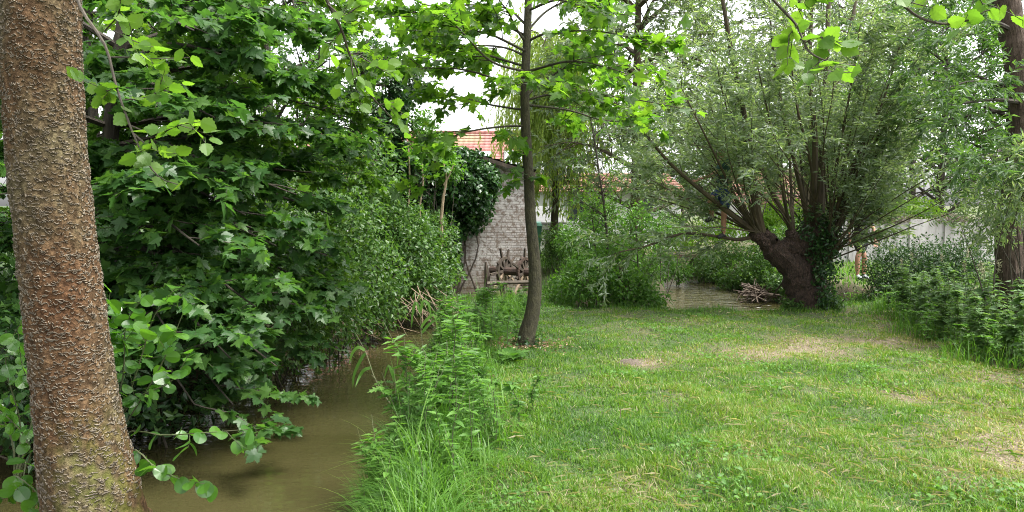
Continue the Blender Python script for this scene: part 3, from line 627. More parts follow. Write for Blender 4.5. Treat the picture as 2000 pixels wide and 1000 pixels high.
leafy_branch([(600, -90, 3.2), (638, 0, 3.3), (668, 60, 3.4), (684, 110, 3.5), (720, 180, 3.7), (765, 230, 3.9), (800, 262, 4.0)],
             [[(684, 105, 3.5), (690, 150, 3.5), (705, 205, 3.6)], [(705, 110, 3.5), (735, 130, 3.6), (770, 150, 3.7)], [(640, 8, 3.3), (670, 30, 3.3), (705, 10, 3.3)], [(668, 60, 3.4), (640, 90, 3.4)], [(740, 205, 3.8), (770, 200, 3.8)]], 4, (.05, .07))
leafy_branch([(1440, -80, 2.6), (1520, 10, 2.6), (1556, 50, 2.6), (1580, 100, 2.55), (1625, 122, 2.5), (1672, 128, 2.5)],
             [[(1556, 50, 2.6), (1540, 70, 2.6)], [(1570, 85, 2.6), (1600, 70, 2.55), (1612, 90, 2.55)], [(1600, 112, 2.55), (1600, 138, 2.5)], [(1500, -10, 2.6), (1570, 0, 2.6), (1620, -10, 2.6)]], 3, (.05, .07), .006)
leafy_branch([(1700, -80, 2.7), (1770, 15, 2.7), (1830, 45, 2.7), (1890, 40, 2.7), (1930, 20, 2.7), (1960, 25, 2.7)],
             [[(1745, -10, 2.7), (1780, 5, 2.7), (1840, 20, 2.7)], [(1900, -30, 2.7), (1920, 10, 2.7)]], 3, (.05, .07), .006)

# --- alder shoots round the poplar's foot
def shoot_plant(name, label, cat, base, stems, nleaf, size, tmpl, lm, tm, r=.006, sub=2, sl=(.08, .18)):
    t = thing(name, label, cat, base); b_ = MB(); l_ = MB()
    for s in stems:
        P = spline([at(*p) if len(p) == 3 and p[0] > 30 or p[0] < -30 or p[1] > 30 else A(*p) for p in s], 14); tubes(b_, P, np.linspace(r, .0018, 14), 5)
        leaves(l_, tmpl, P[None][:, 3:], nleaf, size, (.15, 1), (.8, 1.4), .25, .5, .5)
        if sub:
            q_ = kids(P[None], sub, (.25, .9), sl, (35, 65), 3, .1, .03); tubes(b_, q_, np.linspace(.0022, .0012, 4), 4)
            leaves(l_, tmpl, q_, 3, size, (.35, 1), (.7, 1.2), .25, .5, .5)
    b_.build('stem', tm, t); l_.build('leaves', lm, t)
    return t
ab = A(-2.55, 4.2, -.1)
shoot_plant('alder_shoot', 'leafy alder shoots with round leaves springing right of the poplar foot over the water', 'sapling', ab,
    [[tuple(ab), (230, 830, 4.2), (275, 700, 4.15), (300, 620, 4.1), (345, 560, 4.05)], [tuple(ab), (250, 820, 4.15), (300, 740, 4.1), (330, 680, 4.05), (362, 600, 4.0)], [tuple(ab), (240, 850, 4.1), (320, 850, 3.95), (400, 845, 3.85), (490, 838, 3.75)],
     [tuple(ab), (250, 880, 4.0), (300, 910, 3.9), (350, 935, 3.85), (400, 945, 3.8)], [tuple(ab), (205, 760, 4.2), (205, 650, 4.15), (215, 570, 4.1)], [tuple(ab), (245, 800, 4.2), (280, 770, 4.1), (335, 745, 4.05), (370, 690, 4.0)], [tuple(ab), (235, 760, 4.2), (245, 640, 4.2), (280, 580, 4.15)]],
    11, (.065, .105), ALDER, M['alder'], M['greentwig'])
ab2 = A(-3.0, 4.3, -.1)
shoot_plant('alder_shoot', 'leafy alder shoots left of the poplar trunk at the photo edge', 'sapling', ab2,
    [[tuple(ab2), (40, 830, 4.3), (10, 700, 4.2), (60, 600, 4.1)], [tuple(ab2), (60, 880, 4.2), (20, 820, 4.1), (-40, 780, 4.1)], [tuple(ab2), (50, 900, 4.1), (35, 960, 4.0), (-20, 980, 4.0)], [tuple(ab2), (70, 780, 4.3), (45, 720, 4.3), (35, 650, 4.2)], [tuple(ab2), (30, 930, 4.0), (70, 960, 3.9), (80, 990, 3.85)], [tuple(ab2), (20, 850, 4.3), (-60, 700, 4.2), (-90, 620, 4.1)]],
    12, (.06, .10), ALDER, M['alder'], M['greentwig'])

# --- sycamore maples on the left bank
def maple_tree(name, label, trunk, tr, limbs, tmpl, lm, bark, size, k1=7, k2=4, nl=7, L1=(.7, 1.5), L2=(.35, .7), flat=.75, droop=.18, rl=.035, zmin=None, up=1.1, jit=.4, grav=-.03, t1=(.18, 1.), wigtrunk=.03):
    t = thing(name, label, 'tree', (trunk[0][0], trunk[0][1], trunk[0][2]))
    tk = MB(); P = spline(trunk, 40); tubes(tk, P, np.interp(np.linspace(0, 1, 40), np.linspace(0, 1, len(tr)), tr), 14, rough=wigtrunk)
    b_ = MB(); l_ = MB()
    LB = pad(limbs, 14); tubes(b_, LB, np.linspace(rl, .006, 14), 6, rough=.05)
    s1 = kids(LB, k1, t1, L1, (35, 65), 6, .07, grav, flat, .35)
    if zmin is not None: s1[..., 2] = np.maximum(s1[..., 2], zmin)
    tubes(b_, s1, np.linspace(.007, .003, 7), 4)
    s2 = kids(s1, k2, (.25, 1), L2, (35, 70), 4, .08, grav, flat, .3); tubes(b_, s2, np.linspace(.003, .0015, 5), 3)
    if zmin is not None: s2[..., 2] = np.maximum(s2[..., 2], zmin)
    leaves(l_, tmpl, s2, nl, size, (.2, 1), (.6, 1.2), droop, up, jit)
    leaves(l_, tmpl, s1, nl + 2, size, (.4, 1), (.6, 1.2), droop, up, jit)
    tk.build('trunk', bark, t); b_.build('branches', bark, t); l_.build('crown', lm, t)
    return t
def limb_to(p0, tgt, sag=.25):
    p0 = A(*p0); tgt = A(*tgt); mid = (p0 + tgt) / 2 + A(0, 0, sag); return [p0, (p0 * .55 + tgt * .45) + A(0, 0, sag), tgt]
tA = [at(205, 640, 7.6) * A(1, 1, 0) + A(0, 0, -.2), at(198, 480, 7.6), at(212, 300, 7.6), at(232, 120, 7.6), at(255, -60, 7.6), at(270, -250, 7.7)]
def on(tk, z):
    P = spline(tk, 60); return A(*[np.interp(z, P[:, 2], P[:, j]) for j in range(3)])
LA = []
for z0, tg in [(.9, (540, 715, 6.8)), (.7, (455, 790, 6.2)), (1.0, (450, 700, 5.9)), (1.2, (590, 610, 7.4)), (1.3, (500, 600, 6.4)), (1.0, (330, 650, 5.8)), (1.5, (640, 500, 8.2)), (1.6, (540, 480, 6.8)), (1.4, (620, 560, 8.6)), (1.5, (390, 480, 6.0)), (1.9, (650, 420, 8.4)), (2.0, (580, 380, 7.2)), (1.8, (480, 420, 6.8)), (1.7, (640, 340, 8.8)),
               (2.1, (450, 340, 6.4)), (2.4, (650, 270, 8.5)), (2.4, (560, 250, 7.2)), (2.6, (420, 230, 6.4)), (2.8, (610, 160, 8)), (3.0, (480, 120, 6.8)), (3.2, (640, 60, 8.2)), (3.4, (540, 20, 7.2)), (3.3, (380, 60, 6.2)), (1.0, (60, 700, 6.2)), (1.4, (-60, 520, 6.5)), (1.9, (40, 380, 6.2)), (2.4, (-100, 260, 6.5)), (2.8, (60, 120, 6.4)), (3.2, (-80, 20, 6.6)), (.5, (380, 790, 5.8)), (.6, (570, 680, 7.6)), (1.9, (330, 330, 6)), (2.6, (330, 180, 6)), (1.1, (420, 580, 6.2)), (.8, (480, 740, 7)), (2.2, (540, 320, 8.4)), (1.6, (470, 540, 7.6))]:
    LA.append(limb_to(on(tA, z0), at(*tg), .2))
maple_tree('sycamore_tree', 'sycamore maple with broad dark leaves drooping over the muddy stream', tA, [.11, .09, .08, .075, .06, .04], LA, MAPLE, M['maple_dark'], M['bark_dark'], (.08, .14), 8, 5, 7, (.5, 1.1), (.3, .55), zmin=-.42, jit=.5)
tB = [A(-5.8, 9.6, -.15), A(-5.7, 9.6, 1.5), A(-5.5, 9.5, 3.2), A(-5.3, 9.4, 5.2), A(-5.2, 9.4, 7.5)]
LB_ = []
for z0, tg in [(1.2, (430, 560, 9.0)), (1.5, (640, 540, 9.6)), (1.8, (560, 440, 9.0)), (2.2, (690, 330, 9.6)), (2.6, (590, 330, 9.2)), (3.0, (470, 250, 8.6)), (3.2, (680, 230, 9.6)), (3.6, (560, 160, 9.2)), (4.0, (660, 90, 9.6)), (4.3, (480, 60, 8.6)), (4.6, (600, -20, 9.2)), (4.8, (760, 20, 10)), (1.5, (300, 480, 8.6)), (2.4, (260, 360, 8.4)), (3.2, (200, 200, 8.6)), (4.2, (300, 60, 8.4)), (1.3, (80, 500, 9)), (3, (0, 250, 9)), (4.4, (80, 60, 9)), (.9, (550, 620, 9.2))]:
    LB_.append(limb_to(on(tB, z0), at(*tg), .25))
maple_tree('sycamore_tree', 'bright green sycamore maple behind the drooping one, upper left of the stream', tB, [.14, .12, .1, .08, .05], LB_, MAPLE, M['maple'], M['bark_dark'], (.065, .12), 10, 5, 9, (.7, 1.4), (.35, .65), jit=.55, flat=.55)
tC = [A(-7.6, 8.2, -.1), A(-7.5, 8.2, 2), A(-7.7, 8.1, 4.5), A(-7.6, 8, 7)]
LC = [limb_to(on(tC, z0), A(*tg), .25) for z0, tg in [(1, (-5.6, 6.6, .7)), (1.4, (-6.2, 6.0, 1.3)), (2, (-5.6, 7, 2.4)), (2.6, (-6.8, 6, 2.7)), (3.2, (-5.4, 6.6, 3.6)), (3.8, (-6.6, 6.2, 4.2)), (4.4, (-5.8, 7.4, 5)), (1.2, (-8.6, 6.2, 1)), (2.6, (-9.4, 6.6, 2.8)), (4.2, (-9, 6.8, 4.6))]]
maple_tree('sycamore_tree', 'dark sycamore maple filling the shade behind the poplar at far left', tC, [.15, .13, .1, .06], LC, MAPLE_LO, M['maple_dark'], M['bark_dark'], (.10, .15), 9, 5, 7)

# --- the young maple on the lawn
YY = 8.35
yb = at(1027, 672, YY); yb[2] = hz(yb[0], yb[1]) - .08
yt = [yb + A(-.01, 0, 0), at(1029, 655, YY), at(1040, 610, YY), at(1045, 560, YY), at(1043, 500, YY), at(1036, 420, YY), at(1032, 330, YY), at(1026, 230, YY), at(1026, 150, YY), at(1030, 60, YY), at(1033, -40, YY), at(1036, -180, YY), at(1040, -330, YY)]
ym_ = thing('young_maple', 'slender young maple with a curved trunk standing on the lawn by the bank', 'tree', yb)
yr = [.15, .115, .1, .09, .08, .073, .067, .062, .058, .052, .045, .035, .02]
k = MB(); tubes(k, spline(yt, 90), np.interp(np.linspace(0, 1, 90), np.linspace(0, 1, 13), np.array(yr) * .86), 18, rough=.012)
k.build('trunk', M['bark_young'], ym_)
yl = [[(1026, 130, YY), (930, 100, 8.9), (860, 70, 9.1), (800, 60, 9.2)], [(1027, 100, YY), (940, 62, 7.8), (860, 70, 7.4)], [(1028, 70, YY), (960, 40, 8.5), (880, 40, 8.7), (800, 20, 8.9)], [(1026, 190, YY), (975, 158, 8.2), (905, 136, 8.0), (830, 132, 7.8), (765, 120, 7.7)], [(1024, 246, YY), (985, 247, 8.1), (925, 255, 7.9), (885, 268, 7.8), (850, 318, 7.7)], [(1030, 195, YY), (1080, 184, 8.4), (1160, 184, 8.3), (1250, 196, 8.2), (1365, 218, 8.1)],
      [(1030, 185, YY), (1090, 140, 8.6), (1150, 105, 8.8), (1215, 62, 9.0)], [(1032, 80, YY), (1065, 66, 8.2), (1130, 60, 8.0), (1200, 66, 7.8), (1270, 90, 7.6)], [(1028, 85, YY), (1008, 55, 8.2), (990, 20, 8.0), (950, -30, 7.9)], [(1028, 110, YY), (980, 92, 8.7), (900, 88, 9.0), (830, 90, 9.2)],
      [(1030, 60, YY), (1070, 20, 8.5), (1130, -10, 8.6), (1180, -40, 8.6)], [(1029, 50, YY), (985, 15, 8.6), (900, 10, 8.8), (820, 20, 9)], [(1028, 150, YY), (1040, 165, 7.9), (1050, 160, 7.2)], [(1026, 140, YY), (960, 120, 7.8), (900, 60, 7.2), (850, 10, 6.9)], [(1029, 140, YY), (1110, 120, 7.9), (1180, 130, 7.4), (1240, 150, 7.1)],
      [(1032, 20, YY), (1090, 0, 8), (1160, 20, 7.6), (1230, 30, 7.2)], [(1032, -20, YY), (960, -60, 8), (880, -60, 7.7)], [(1034, -60, YY), (1100, -120, 8.6), (1180, -160, 8.8)], [(1034, -100, YY), (980, -180, 8.6), (930, -230, 8.8)], [(1036, -150, YY), (1080, -260, 8.2), (1120, -330, 8)], [(1026, 215, YY), (960, 205, 8.8), (900, 190, 9.1), (840, 185, 9.4)], [(1028, 205, YY), (1110, 215, 8.9), (1180, 235, 9.2), (1260, 240, 9.4)]]
b_ = MB(); l_ = MB()
LBs = np.stack([spline([at(*p) for p in q], 16) for q in yl]); tubes(b_, LBs, np.linspace(.016, .004, 16), 6, rough=.05)
s1 = kids(LBs, 7, (.22, 1), (.4, .85), (35, 60), 5, .08, .0, .6, .35); tubes(b_, s1, np.linspace(.006, .0025, 6), 4)
s2 = kids(s1, 2, (.3, 1), (.2, .45), (35, 60), 4, .08, .0, .55, .3); tubes(b_, s2, np.linspace(.003, .0015, 5), 3)
leaves(l_, MAPLE, s1, 6, (.07, .14), (.3, 1), (.6, 1.2), .25, .9, .6); leaves(l_, MAPLE, s2, 5, (.07, .14), (.3, 1), (.6, 1.2), .25, .9, .6); leaves(l_, MAPLE, LBs, 8, (.08, .15), (.55, 1), (.6, 1.2), .14, 1.2, .35)
# low epicormic sprigs on the trunk
sp = [spline([at(*p) for p in q], 6) for q in ([(1034, 345, YY), (1010, 335, 8.1), (985, 345, 8.0)], [(1034, 350, YY), (1005, 355, 8.2), (985, 375, 8.1)], [(1036, 352, YY), (1050, 345, 8.2), (1060, 350, 8.2)], [(1030, 300, YY), (1012, 300, 8.2), (998, 305, 8.2)])]
sp = np.stack(sp); tubes(b_, sp, np.linspace(.005, .002, 6), 4); leaves(l_, MAPLE, sp, 7, (.09, .15), (.3, 1), (.6, 1.2), .3, .6, .5)
b_.build('branches', M['bark_young'], ym_); l_.build('crown', M['maple_young'], ym_)

# --- general broadleaf tree for the background
def bg_tree(name, label, base, h, spread, lm, bark, tr=.16, nlimb=12, k1=6, k2=5, nl=8, size=(.08, .13), tmpl=OVAL_LO, z0=.25, grav=.0, wide=1., L1=(.4, .75), group=None, lean=(0, 0), ang=(35, 65), upl=.55, droop=.25):
    base = A(*base); t = thing(name, label, 'tree', base, group)
    tk = MB(); P = spline([base + A(0, 0, -.15), base + A(lean[0] * .2, lean[1] * .2, h * .3), base + A(lean[0] * .6 + rng.normal(0, .1), lean[1] * .6, h * .65), base + A(lean[0], lean[1], h)], 24)
    tubes(tk, P, np.linspace(tr, tr * .2, 24), 9, rough=.04)
    lim = []
    for i in range(nlimb):
        f = z0 + (1 - z0) * (i + rng.uniform(0, .8)) / nlimb; p = A(*[np.interp(f, np.linspace(0, 1, 24), P[:, j]) for j in range(3)])
        a = i * 2.4 + rng.uniform(-.4, .4); ln = spread * (1.05 - .55 * max(0, (f - .45) / .55)) * rng.uniform(.75, 1.1)
        d = A(math.cos(a), math.sin(a), upl * rng.uniform(.5, 1.4)); lim.append(spline([p, p + d * ln * .55, p + d * ln * A(1, 1, .75)], 10))
    lim = np.stack(lim); tubes(tk, lim, np.linspace(tr * .35, .012, 10), 5)
    c_ = MB(); b_ = MB()
    s1 = kids(lim, k1, (.2, 1), (spread * L1[0], spread * L1[1]), ang, 5, .1, grav, 0, .35); tubes(b_, s1, np.linspace(.018, .006, 6), 4)
    s2 = kids(s1, k2, (.2, 1), (spread * L1[0] * .45, spread * L1[1] * .55), (30, 70), 4, .12, grav, 0, .2); tubes(b_, s2, np.linspace(.006, .003, 5), 3)
    leaves(c_, tmpl, s2, nl, size, (.1, 1), (.5, 1.2), droop, .6, .6, wide=wide)
    tk.build('trunk', bark, t); b_.build('branches', bark, t); c_.build('crown', lm, t)
    return t
bg_tree('slender_tree', 'airy tree with small leaves rising behind the left bank shrubs below the sky gap', A(-4.7, 14.2, 0), 7.2, 1.9, M['tree'], M['bark_dark'], .12, 17, 7, 5, 10, (.08, .13), z0=.2)
bg_tree('slender_tree', 'dark narrow ivy-clad tree left of the red roof beside the mill', A(at(772, 400, 15.2)[0], 15.2, 0), 4.5, .95, M['ivy'], M['bark_dark'], .1, 16, 7, 5, 9, (.07, .12), z0=.1)
bg_tree('slender_tree', 'small dark leafy tree just left of the mill roof ridge', A(at(690, 400, 15.6)[0], 15.6, 0), 4.3, 1.1, M['tree'], M['bark_dark'], .09, 14, 7, 5, 9, (.07, .12), z0=.15)
bg_tree('woodland_tree', 'tall leafy tree deep behind the bright sycamore on the left', A(-8.5, 15, 0), 9, 2.6, M['tree'], M['bark_dark'], .2, 18, 8, 6, 10, (.12, .2), z0=.1)
bg_tree('woodland_tree', 'tall leafy tree at the back left, nearest the house gable', A(-5.6, 17, 0), 8, 2.2, M['tree'], M['bark_dark'], .18, 17, 8, 6, 10, (.11, .18), z0=.1)
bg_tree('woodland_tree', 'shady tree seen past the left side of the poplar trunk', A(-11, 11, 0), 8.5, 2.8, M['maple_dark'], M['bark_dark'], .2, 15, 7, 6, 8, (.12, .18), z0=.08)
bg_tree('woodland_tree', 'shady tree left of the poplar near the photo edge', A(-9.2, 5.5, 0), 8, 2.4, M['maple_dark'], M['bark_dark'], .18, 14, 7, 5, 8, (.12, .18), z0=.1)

# --- pollard willow
WYY = 11.2
pw = thing('pollard_willow', 'old pollard willow with a thick forked trunk and a fan of long shoots', 'tree', (at(1585, 605, WYY)[0], WYY, 0))
k = MB()
def wl(pts, rad, n=26, sides=16, rough=.09):
    P = spline([at(*p) for p in pts], n); tubes(k, P, np.interp(np.linspace(0, 1, n), np.linspace(0, 1, len(rad)), rad), sides, rough=rough)
wl([(1588, 640, WYY), (1578, 600, WYY), (1564, 560, WYY), (1545, 520, 11.15), (1512, 488, 11.1), (1486, 456, 11.05)], [.28, .25, .23, .2, .165, .11])
wl([(1594, 640, 11.25), (1590, 600, 11.25), (1584, 555, 11.3), (1580, 510, 11.3), (1582, 470, 11.3), (1588, 440, 11.3)], [.27, .235, .23, .23, .23, .14])
wl([(1520, 492, 11.1), (1545, 482, 11.15), (1575, 476, 11.25), (1600, 470, 11.3)], [.12, .17, .2, .22])
wl([(1590, 500, 11.3), (1612, 478, 11.2), (1628, 455, 11.15)], [.24, .2, .1])
wl([(1560, 480, 11.2), (1548, 462, 11.1), (1540, 448, 11.1)], [.15, .1, .05])
wl([(1498, 470, 11.1), (1480, 462, 11.0), (1465, 455, 11.0)], [.13, .09, .05])
# burrs on the pollard heads
for i in range(46):
    c = [at(1592, 462, 11.3), at(1494, 464, 11.08), at(1570, 556, 11.15), at(1585, 500, 11.25)][i % 4] + rng.normal(0, .07, 3)
    rr = rng.uniform(.08, .17) if i % 4 in (0, 3) else rng.uniform(.05, .1); nb = 7
    d = unit(rng.normal(0, 1, 3)); tubes(k, [c - d * rr, c - d * rr * .5, c, c + d * rr * .5, c + d * rr], np.array([.3, .85, 1, .85, .3]) * rr, 7, rough=.15)
k.build('trunk', M['bark_willow'], pw)
big = [[(1490, 460, 11.05), (1478, 410, 11.0), (1466, 330, 10.9), (1450, 210, 10.7), (1425, 80, 10.5), (1405, -40, 10.4)], [(1600, 450, 11.3), (1604, 380, 11.4), (1606, 300, 11.5), (1612, 180, 11.6), (1618, 20, 11.8), (1622, -150, 12)], [(1585, 450, 11.3), (1588, 380, 11.2), (1592, 280, 11.1), (1580, 150, 11), (1560, 0, 10.9), (1550, -150, 10.8)],
       [(1548, 455, 11.1), (1530, 415, 11.1), (1500, 360, 11.2), (1475, 290, 11.4), (1440, 190, 11.7)], [(1595, 440, 11.35), (1600, 330, 11.8), (1625, 200, 12.1), (1660, 60, 12.4), (1690, -100, 12.6)], [(1484, 458, 11.0), (1440, 428, 10.8), (1385, 385, 10.5), (1310, 320, 10.2), (1250, 250, 10)], [(1620, 452, 11.15), (1655, 370, 11.1), (1695, 300, 11.0), (1770, 180, 10.8), (1820, 90, 10.7)], [(1580, 450, 11.2), (1560, 350, 11.0), (1530, 230, 10.8), (1510, 100, 10.6), (1500, -30, 10.5)],
       [(1476, 462, 11.0), (1440, 468, 11.0), (1410, 463, 11.0), (1335, 456, 10.8), (1265, 480, 10.6), (1210, 492, 10.5)]]
sec = [[(1484, 456, 11.0), (1455, 405, 11.2), (1430, 330, 11.5), (1385, 200, 11.8)], [(1480, 460, 11.0), (1420, 425, 11.1), (1350, 395, 11.2), (1270, 350, 11.4)], [(1486, 456, 11), (1462, 390, 10.7), (1430, 260, 10.3), (1400, 130, 10)], [(1482, 458, 11), (1445, 400, 10.6), (1390, 290, 10.1), (1330, 170, 9.8)], [(1480, 460, 11), (1430, 380, 11.6), (1360, 270, 12.1), (1280, 150, 12.5)], [(1484, 457, 11), (1470, 360, 11.5), (1460, 240, 12), (1470, 120, 12.4)],
       [(1625, 455, 11.1), (1670, 370, 10.9), (1720, 290, 10.7), (1770, 230, 10.6)], [(1622, 460, 11.1), (1660, 400, 11.3), (1720, 300, 11.7), (1790, 220, 12)], [(1615, 450, 11.2), (1640, 350, 11.4), (1670, 240, 11.6), (1700, 100, 11.9)], [(1612, 450, 11.2), (1632, 330, 10.9), (1660, 180, 10.5), (1680, 50, 10.3)], [(1618, 450, 11.1), (1665, 330, 10.7), (1720, 210, 10.3), (1760, 80, 10)],
       [(1612, 490, 11.1), (1640, 440, 10.9), (1672, 390, 10.7), (1700, 340, 10.6)], [(1612, 500, 11.0), (1632, 480, 10.9), (1655, 450, 10.8), (1670, 415, 10.7)], [(1610, 512, 11.0), (1635, 490, 10.9), (1662, 462, 10.8), (1682, 440, 10.7)], [(1595, 445, 11.2), (1585, 330, 10.7), (1555, 200, 10.2), (1540, 60, 9.9)], [(1545, 455, 11.1), (1530, 380, 10.7), (1510, 270, 10.3), (1480, 130, 9.9)], [(1550, 455, 11.1), (1545, 370, 11.6), (1540, 250, 12), (1530, 120, 12.4)], [(1600, 440, 11.3), (1620, 300, 12.2), (1600, 150, 12.8)], [(1575, 450, 11.3), (1565, 330, 11.9), (1555, 180, 12.5)]]
b_ = MB(); BL = np.stack([spline([at(*p) for p in q], 20) for q in big]); SL = np.stack([spline([at(*p) for p in q], 20) for q in sec])
rr_ = np.array([.075, .08, .06, .045, .06, .05, .035, .04, .032])[:, None] * np.linspace(1, .3, 20)
tubes(b_, BL, rr_, 8, rough=.05); tubes(b_, SL, np.linspace(.03, .007, 20), 6, rough=.05)
AL = np.concatenate([BL, SL])
thin = kids(SL[:, :6], 4, (0, .6), (1.6, 2.8), (8, 34), 9, .035, .0, 0, 0); tubes(b_, thin, np.linspace(.013, .003, 10), 5)
b_.build('limbs', M['limb_willow'], pw)
f_ = MB(); t_ = MB()
s1 = kids(AL, 13, (.32, 1), (.5, 1.2), (16, 48), 6, .07, .005, 0, .3); tubes(t_, s1, np.linspace(.006, .002, 7), 3)
s2 = kids(np.concatenate([s1, thin[:, 3:]]), 4, (.15, 1), (.25, .55), (20, 50), 4, .08, -.02, 0, .2)
leaves(f_, LANCE, s2, 18, (.075, .13), (.05, 1), (.4, 1.), .2, .3, .8, wide=1.5)
leaves(f_, LANCE, s1, 18, (.08, .135), (.15, 1), (.4, 1.), .25, .3, .8, wide=1.7)
leaves(f_, LANCE, thin, 34, (.07, .12), (.5, 1), (.4, 1.), .25, .3, .8, wide=1.25)
t_.build('twigs', M['twig'], pw); f_.build('crown', M['willow'], pw)
# leafy growth against the fork (ivy and nettle tufts): own plant
iv = thing('ivy_growth', 'dark leafy growth clinging to the fork of the pollard willow', 'ivy', at(1600, 470, 11))
k = MB(); blob(k, OVAL_LO, at(1600, 455, 11.1), (.36, .3, .42), 900, (.05, .09), .6); blob(k, OVAL_LO, at(1615, 500, 11), (.26, .26, .4), 600, (.05, .09), .6); blob(k, OVAL_LO, at(1612, 560, 10.95), (.16, .2, .5), 420, (.05, .09), .6)
k.build('leaves', M['ivy'], iv)

# --- grey willow behind, weeping willow, right-hand tree, trees beyond the wall
def willow_like(name, label, base, h, spread, lm, hang, tr=.2, nl=16, size=(.07, .12), nlimb=14, k1=8, k2=4, z0=.2, upl=.6, L1=(.4, .8), wide=1.4):
    return bg_tree(name, label, base, h, spread, lm, M['limb_willow'], tr, nlimb, k1, k2, nl, size, LANCE, z0, hang, wide, L1, upl=upl)
X_ = at(1225, 455, 19)[0]
willow_like('grey_willow', 'tall grey-green willow behind the sapling, its stout trunk in front of the white cottage', (X_ + .25, 19, 0), 8.5, 2.1, M['willow'], -.07, .21, 17, (.12, .2), 24, 10, 5, z0=.16, wide=2.)
willow_like('grey_willow', 'tall grey-green willow behind the pollard, reaching the top of the photo', (8.3, 20.6, 0), 8.5, 2.6, M['willow'], -.05, .16, 17, (.12, .2), 20, 10, 5, z0=.22, wide=2.)
# weeping willow: curtains of thin hanging shoots
wpY = 21
ww = thing('weeping_willow', 'pale yellow-green weeping willow hanging in front of the white cottage', 'tree', (at(1078, 400, wpY)[0], wpY, 0))
k = MB(); wb = A(*ww['_o']); P = spline([wb + A(0, 0, -.2), wb + A(.1, 0, 2), wb + A(0, 0, 4.2), wb + A(.1, 0, 5.6)], 16); tubes(k, P, np.linspace(.13, .05, 16), 9, rough=.05)
arch = []
for i in range(26):
    a = i * 2.4; r_ = rng.uniform(.5, 1.5); p = P[7 + i % 9]; arch.append(spline([p, p + A(math.cos(a) * r_ * .5, math.sin(a) * r_ * .5, .9), p + A(math.cos(a) * r_, math.sin(a) * r_, .5)], 8))
arch = np.stack(arch); tubes(k, arch, np.linspace(.05, .012, 8), 5); k.build('trunk', M['limb_willow'], ww)
hangs = kids(arch, 22, (.3, 1), (1.6, 3.2), (40, 120), 9, .05, -.45); hangs[..., 2] = np.maximum(hangs[..., 2], 1.0 + .8 * rng.random(hangs.shape[0])[:, None])
k = MB(); leaves(k, LANCE, hangs, 32, (.12, .2), (.05, 1), (.3, .7), .8, .2, .8, wide=1.6); tubes(k, hangs, np.linspace(.006, .003, 10), 3); k.build('crown', M['weeping'], ww)

RY = 9.6
rt = thing('ridged_tree', 'tree with a ridged brown trunk leaning at the right edge of the photo', 'tree', (at(1975, 520, RY)[0], RY, 0))
k = MB(); P = spline([at(1980, 660, RY), at(1978, 540, RY), at(1974, 440, RY), at(1992, 320, RY), at(1998, 220, RY), at(1985, 100, RY), at(1966, 0, RY), at(1945, -130, RY), at(1935, -300, RY)], 60)
tubes(k, P, np.interp(np.linspace(0, 1, 60), np.linspace(0, 1, 9), [.22, .185, .17, .15, .15, .155, .14, .11, .06]), 16, rough=.05); k.build('trunk', M['bark_right'], rt)
rl = [[(1985, 175, RY), (1950, 162, 9.4), (1890, 160, 9.2), (1835, 178, 9.0)], [(1988, 190, RY), (1930, 158, 9.8), (1860, 130, 10), (1800, 90, 10.2), (1720, 50, 10.4)], [(1980, 60, RY), (1930, 40, 9.2), (1860, 45, 8.8), (1790, 60, 8.5)], [(1975, 30, RY), (1900, -20, 9.9), (1800, -60, 10.2)], [(1998, 200, RY), (1940, 195, 9.2), (1890, 200, 8.9), (1850, 210, 8.7)], [(1996, 260, RY), (2050, 200, 9.4), (2120, 150, 9.2)], [(1985, 120, RY), (2060, 60, 9.8), (2150, 20, 10)], [(1978, 380, RY), (2020, 360, 9), (2070, 380, 8.7)],
      [(1960, -20, RY), (1900, -100, 9.3), (1830, -160, 9)], [(1992, 300, RY), (1960, 290, 8.9), (1935, 310, 8.3)], [(1995, 240, RY), (1900, 200, 10.2), (1800, 190, 10.8), (1720, 200, 11.2)], [(1998, 210, RY), (1900, 225, 10), (1830, 235, 10.3), (1780, 230, 10.5)], [(1940, -150, RY), (2000, -250, 9.4), (2080, -300, 9.2)]]
RL = np.stack([spline([at(*p) for p in q], 14) for q in rl]); k = MB(); tubes(k, RL, np.linspace(.032, .006, 14), 6, rough=.05)
s1 = kids(RL, 9, (.25, 1), (.4, .9), (25, 60), 5, .09, .02, 0, .3); tubes(k, s1, np.linspace(.006, .002, 6), 3); k.build('branches', M['bark_dark'], rt)
s2 = kids(s1, 4, (.2, 1), (.2, .45), (25, 60), 4, .1, -.02, 0, .2); k = MB(); leaves(k, LANCE, s2, 17, (.08, .135), (.05, 1), (.4, 1.1), .35, .4, .7, wide=1.7); k.build('crown', M['willow_green'], rt)

T2 = [(1700, 26, 8.5, 2.6, 'willow_green', 'feathery green tree standing beyond the concrete wall, left of the others'), (1835, 24, 7.5, 2.3, 'tree', 'broad green tree with a dark trunk just beyond the concrete wall'), (1960, 25, 8, 2.5, 'tree', 'green tree beyond the wall behind the ridged trunk'), (2100, 24, 8, 2.5, 'tree', 'green tree beyond the wall outside the right edge'), (1780, 31, 10, 3, 'willow_green', 'tallest feathery tree behind the others beyond the wall'), (1610, 33, 8, 2.4, 'tree', 'distant green tree behind the crown of the pollard willow'), (1480, 39, 7, 2.6, 'tree', 'distant green tree behind the rusty-roofed cottage'), (1330, 36, 6, 2.0, 'tree', 'distant green tree behind the white cottage')]
for x, Y, h, s_, mk, lab in T2:
    bg_tree('garden_tree', lab, (at(x, 400, Y)[0], Y, 0), h, s_, M[mk], M['bark_dark'], .17, 15, 8, 5, 9, (.12, .2), OVAL_LO if mk == 'tree' else LANCE, z0=.16, wide=1 if mk == 'tree' else 1.6)

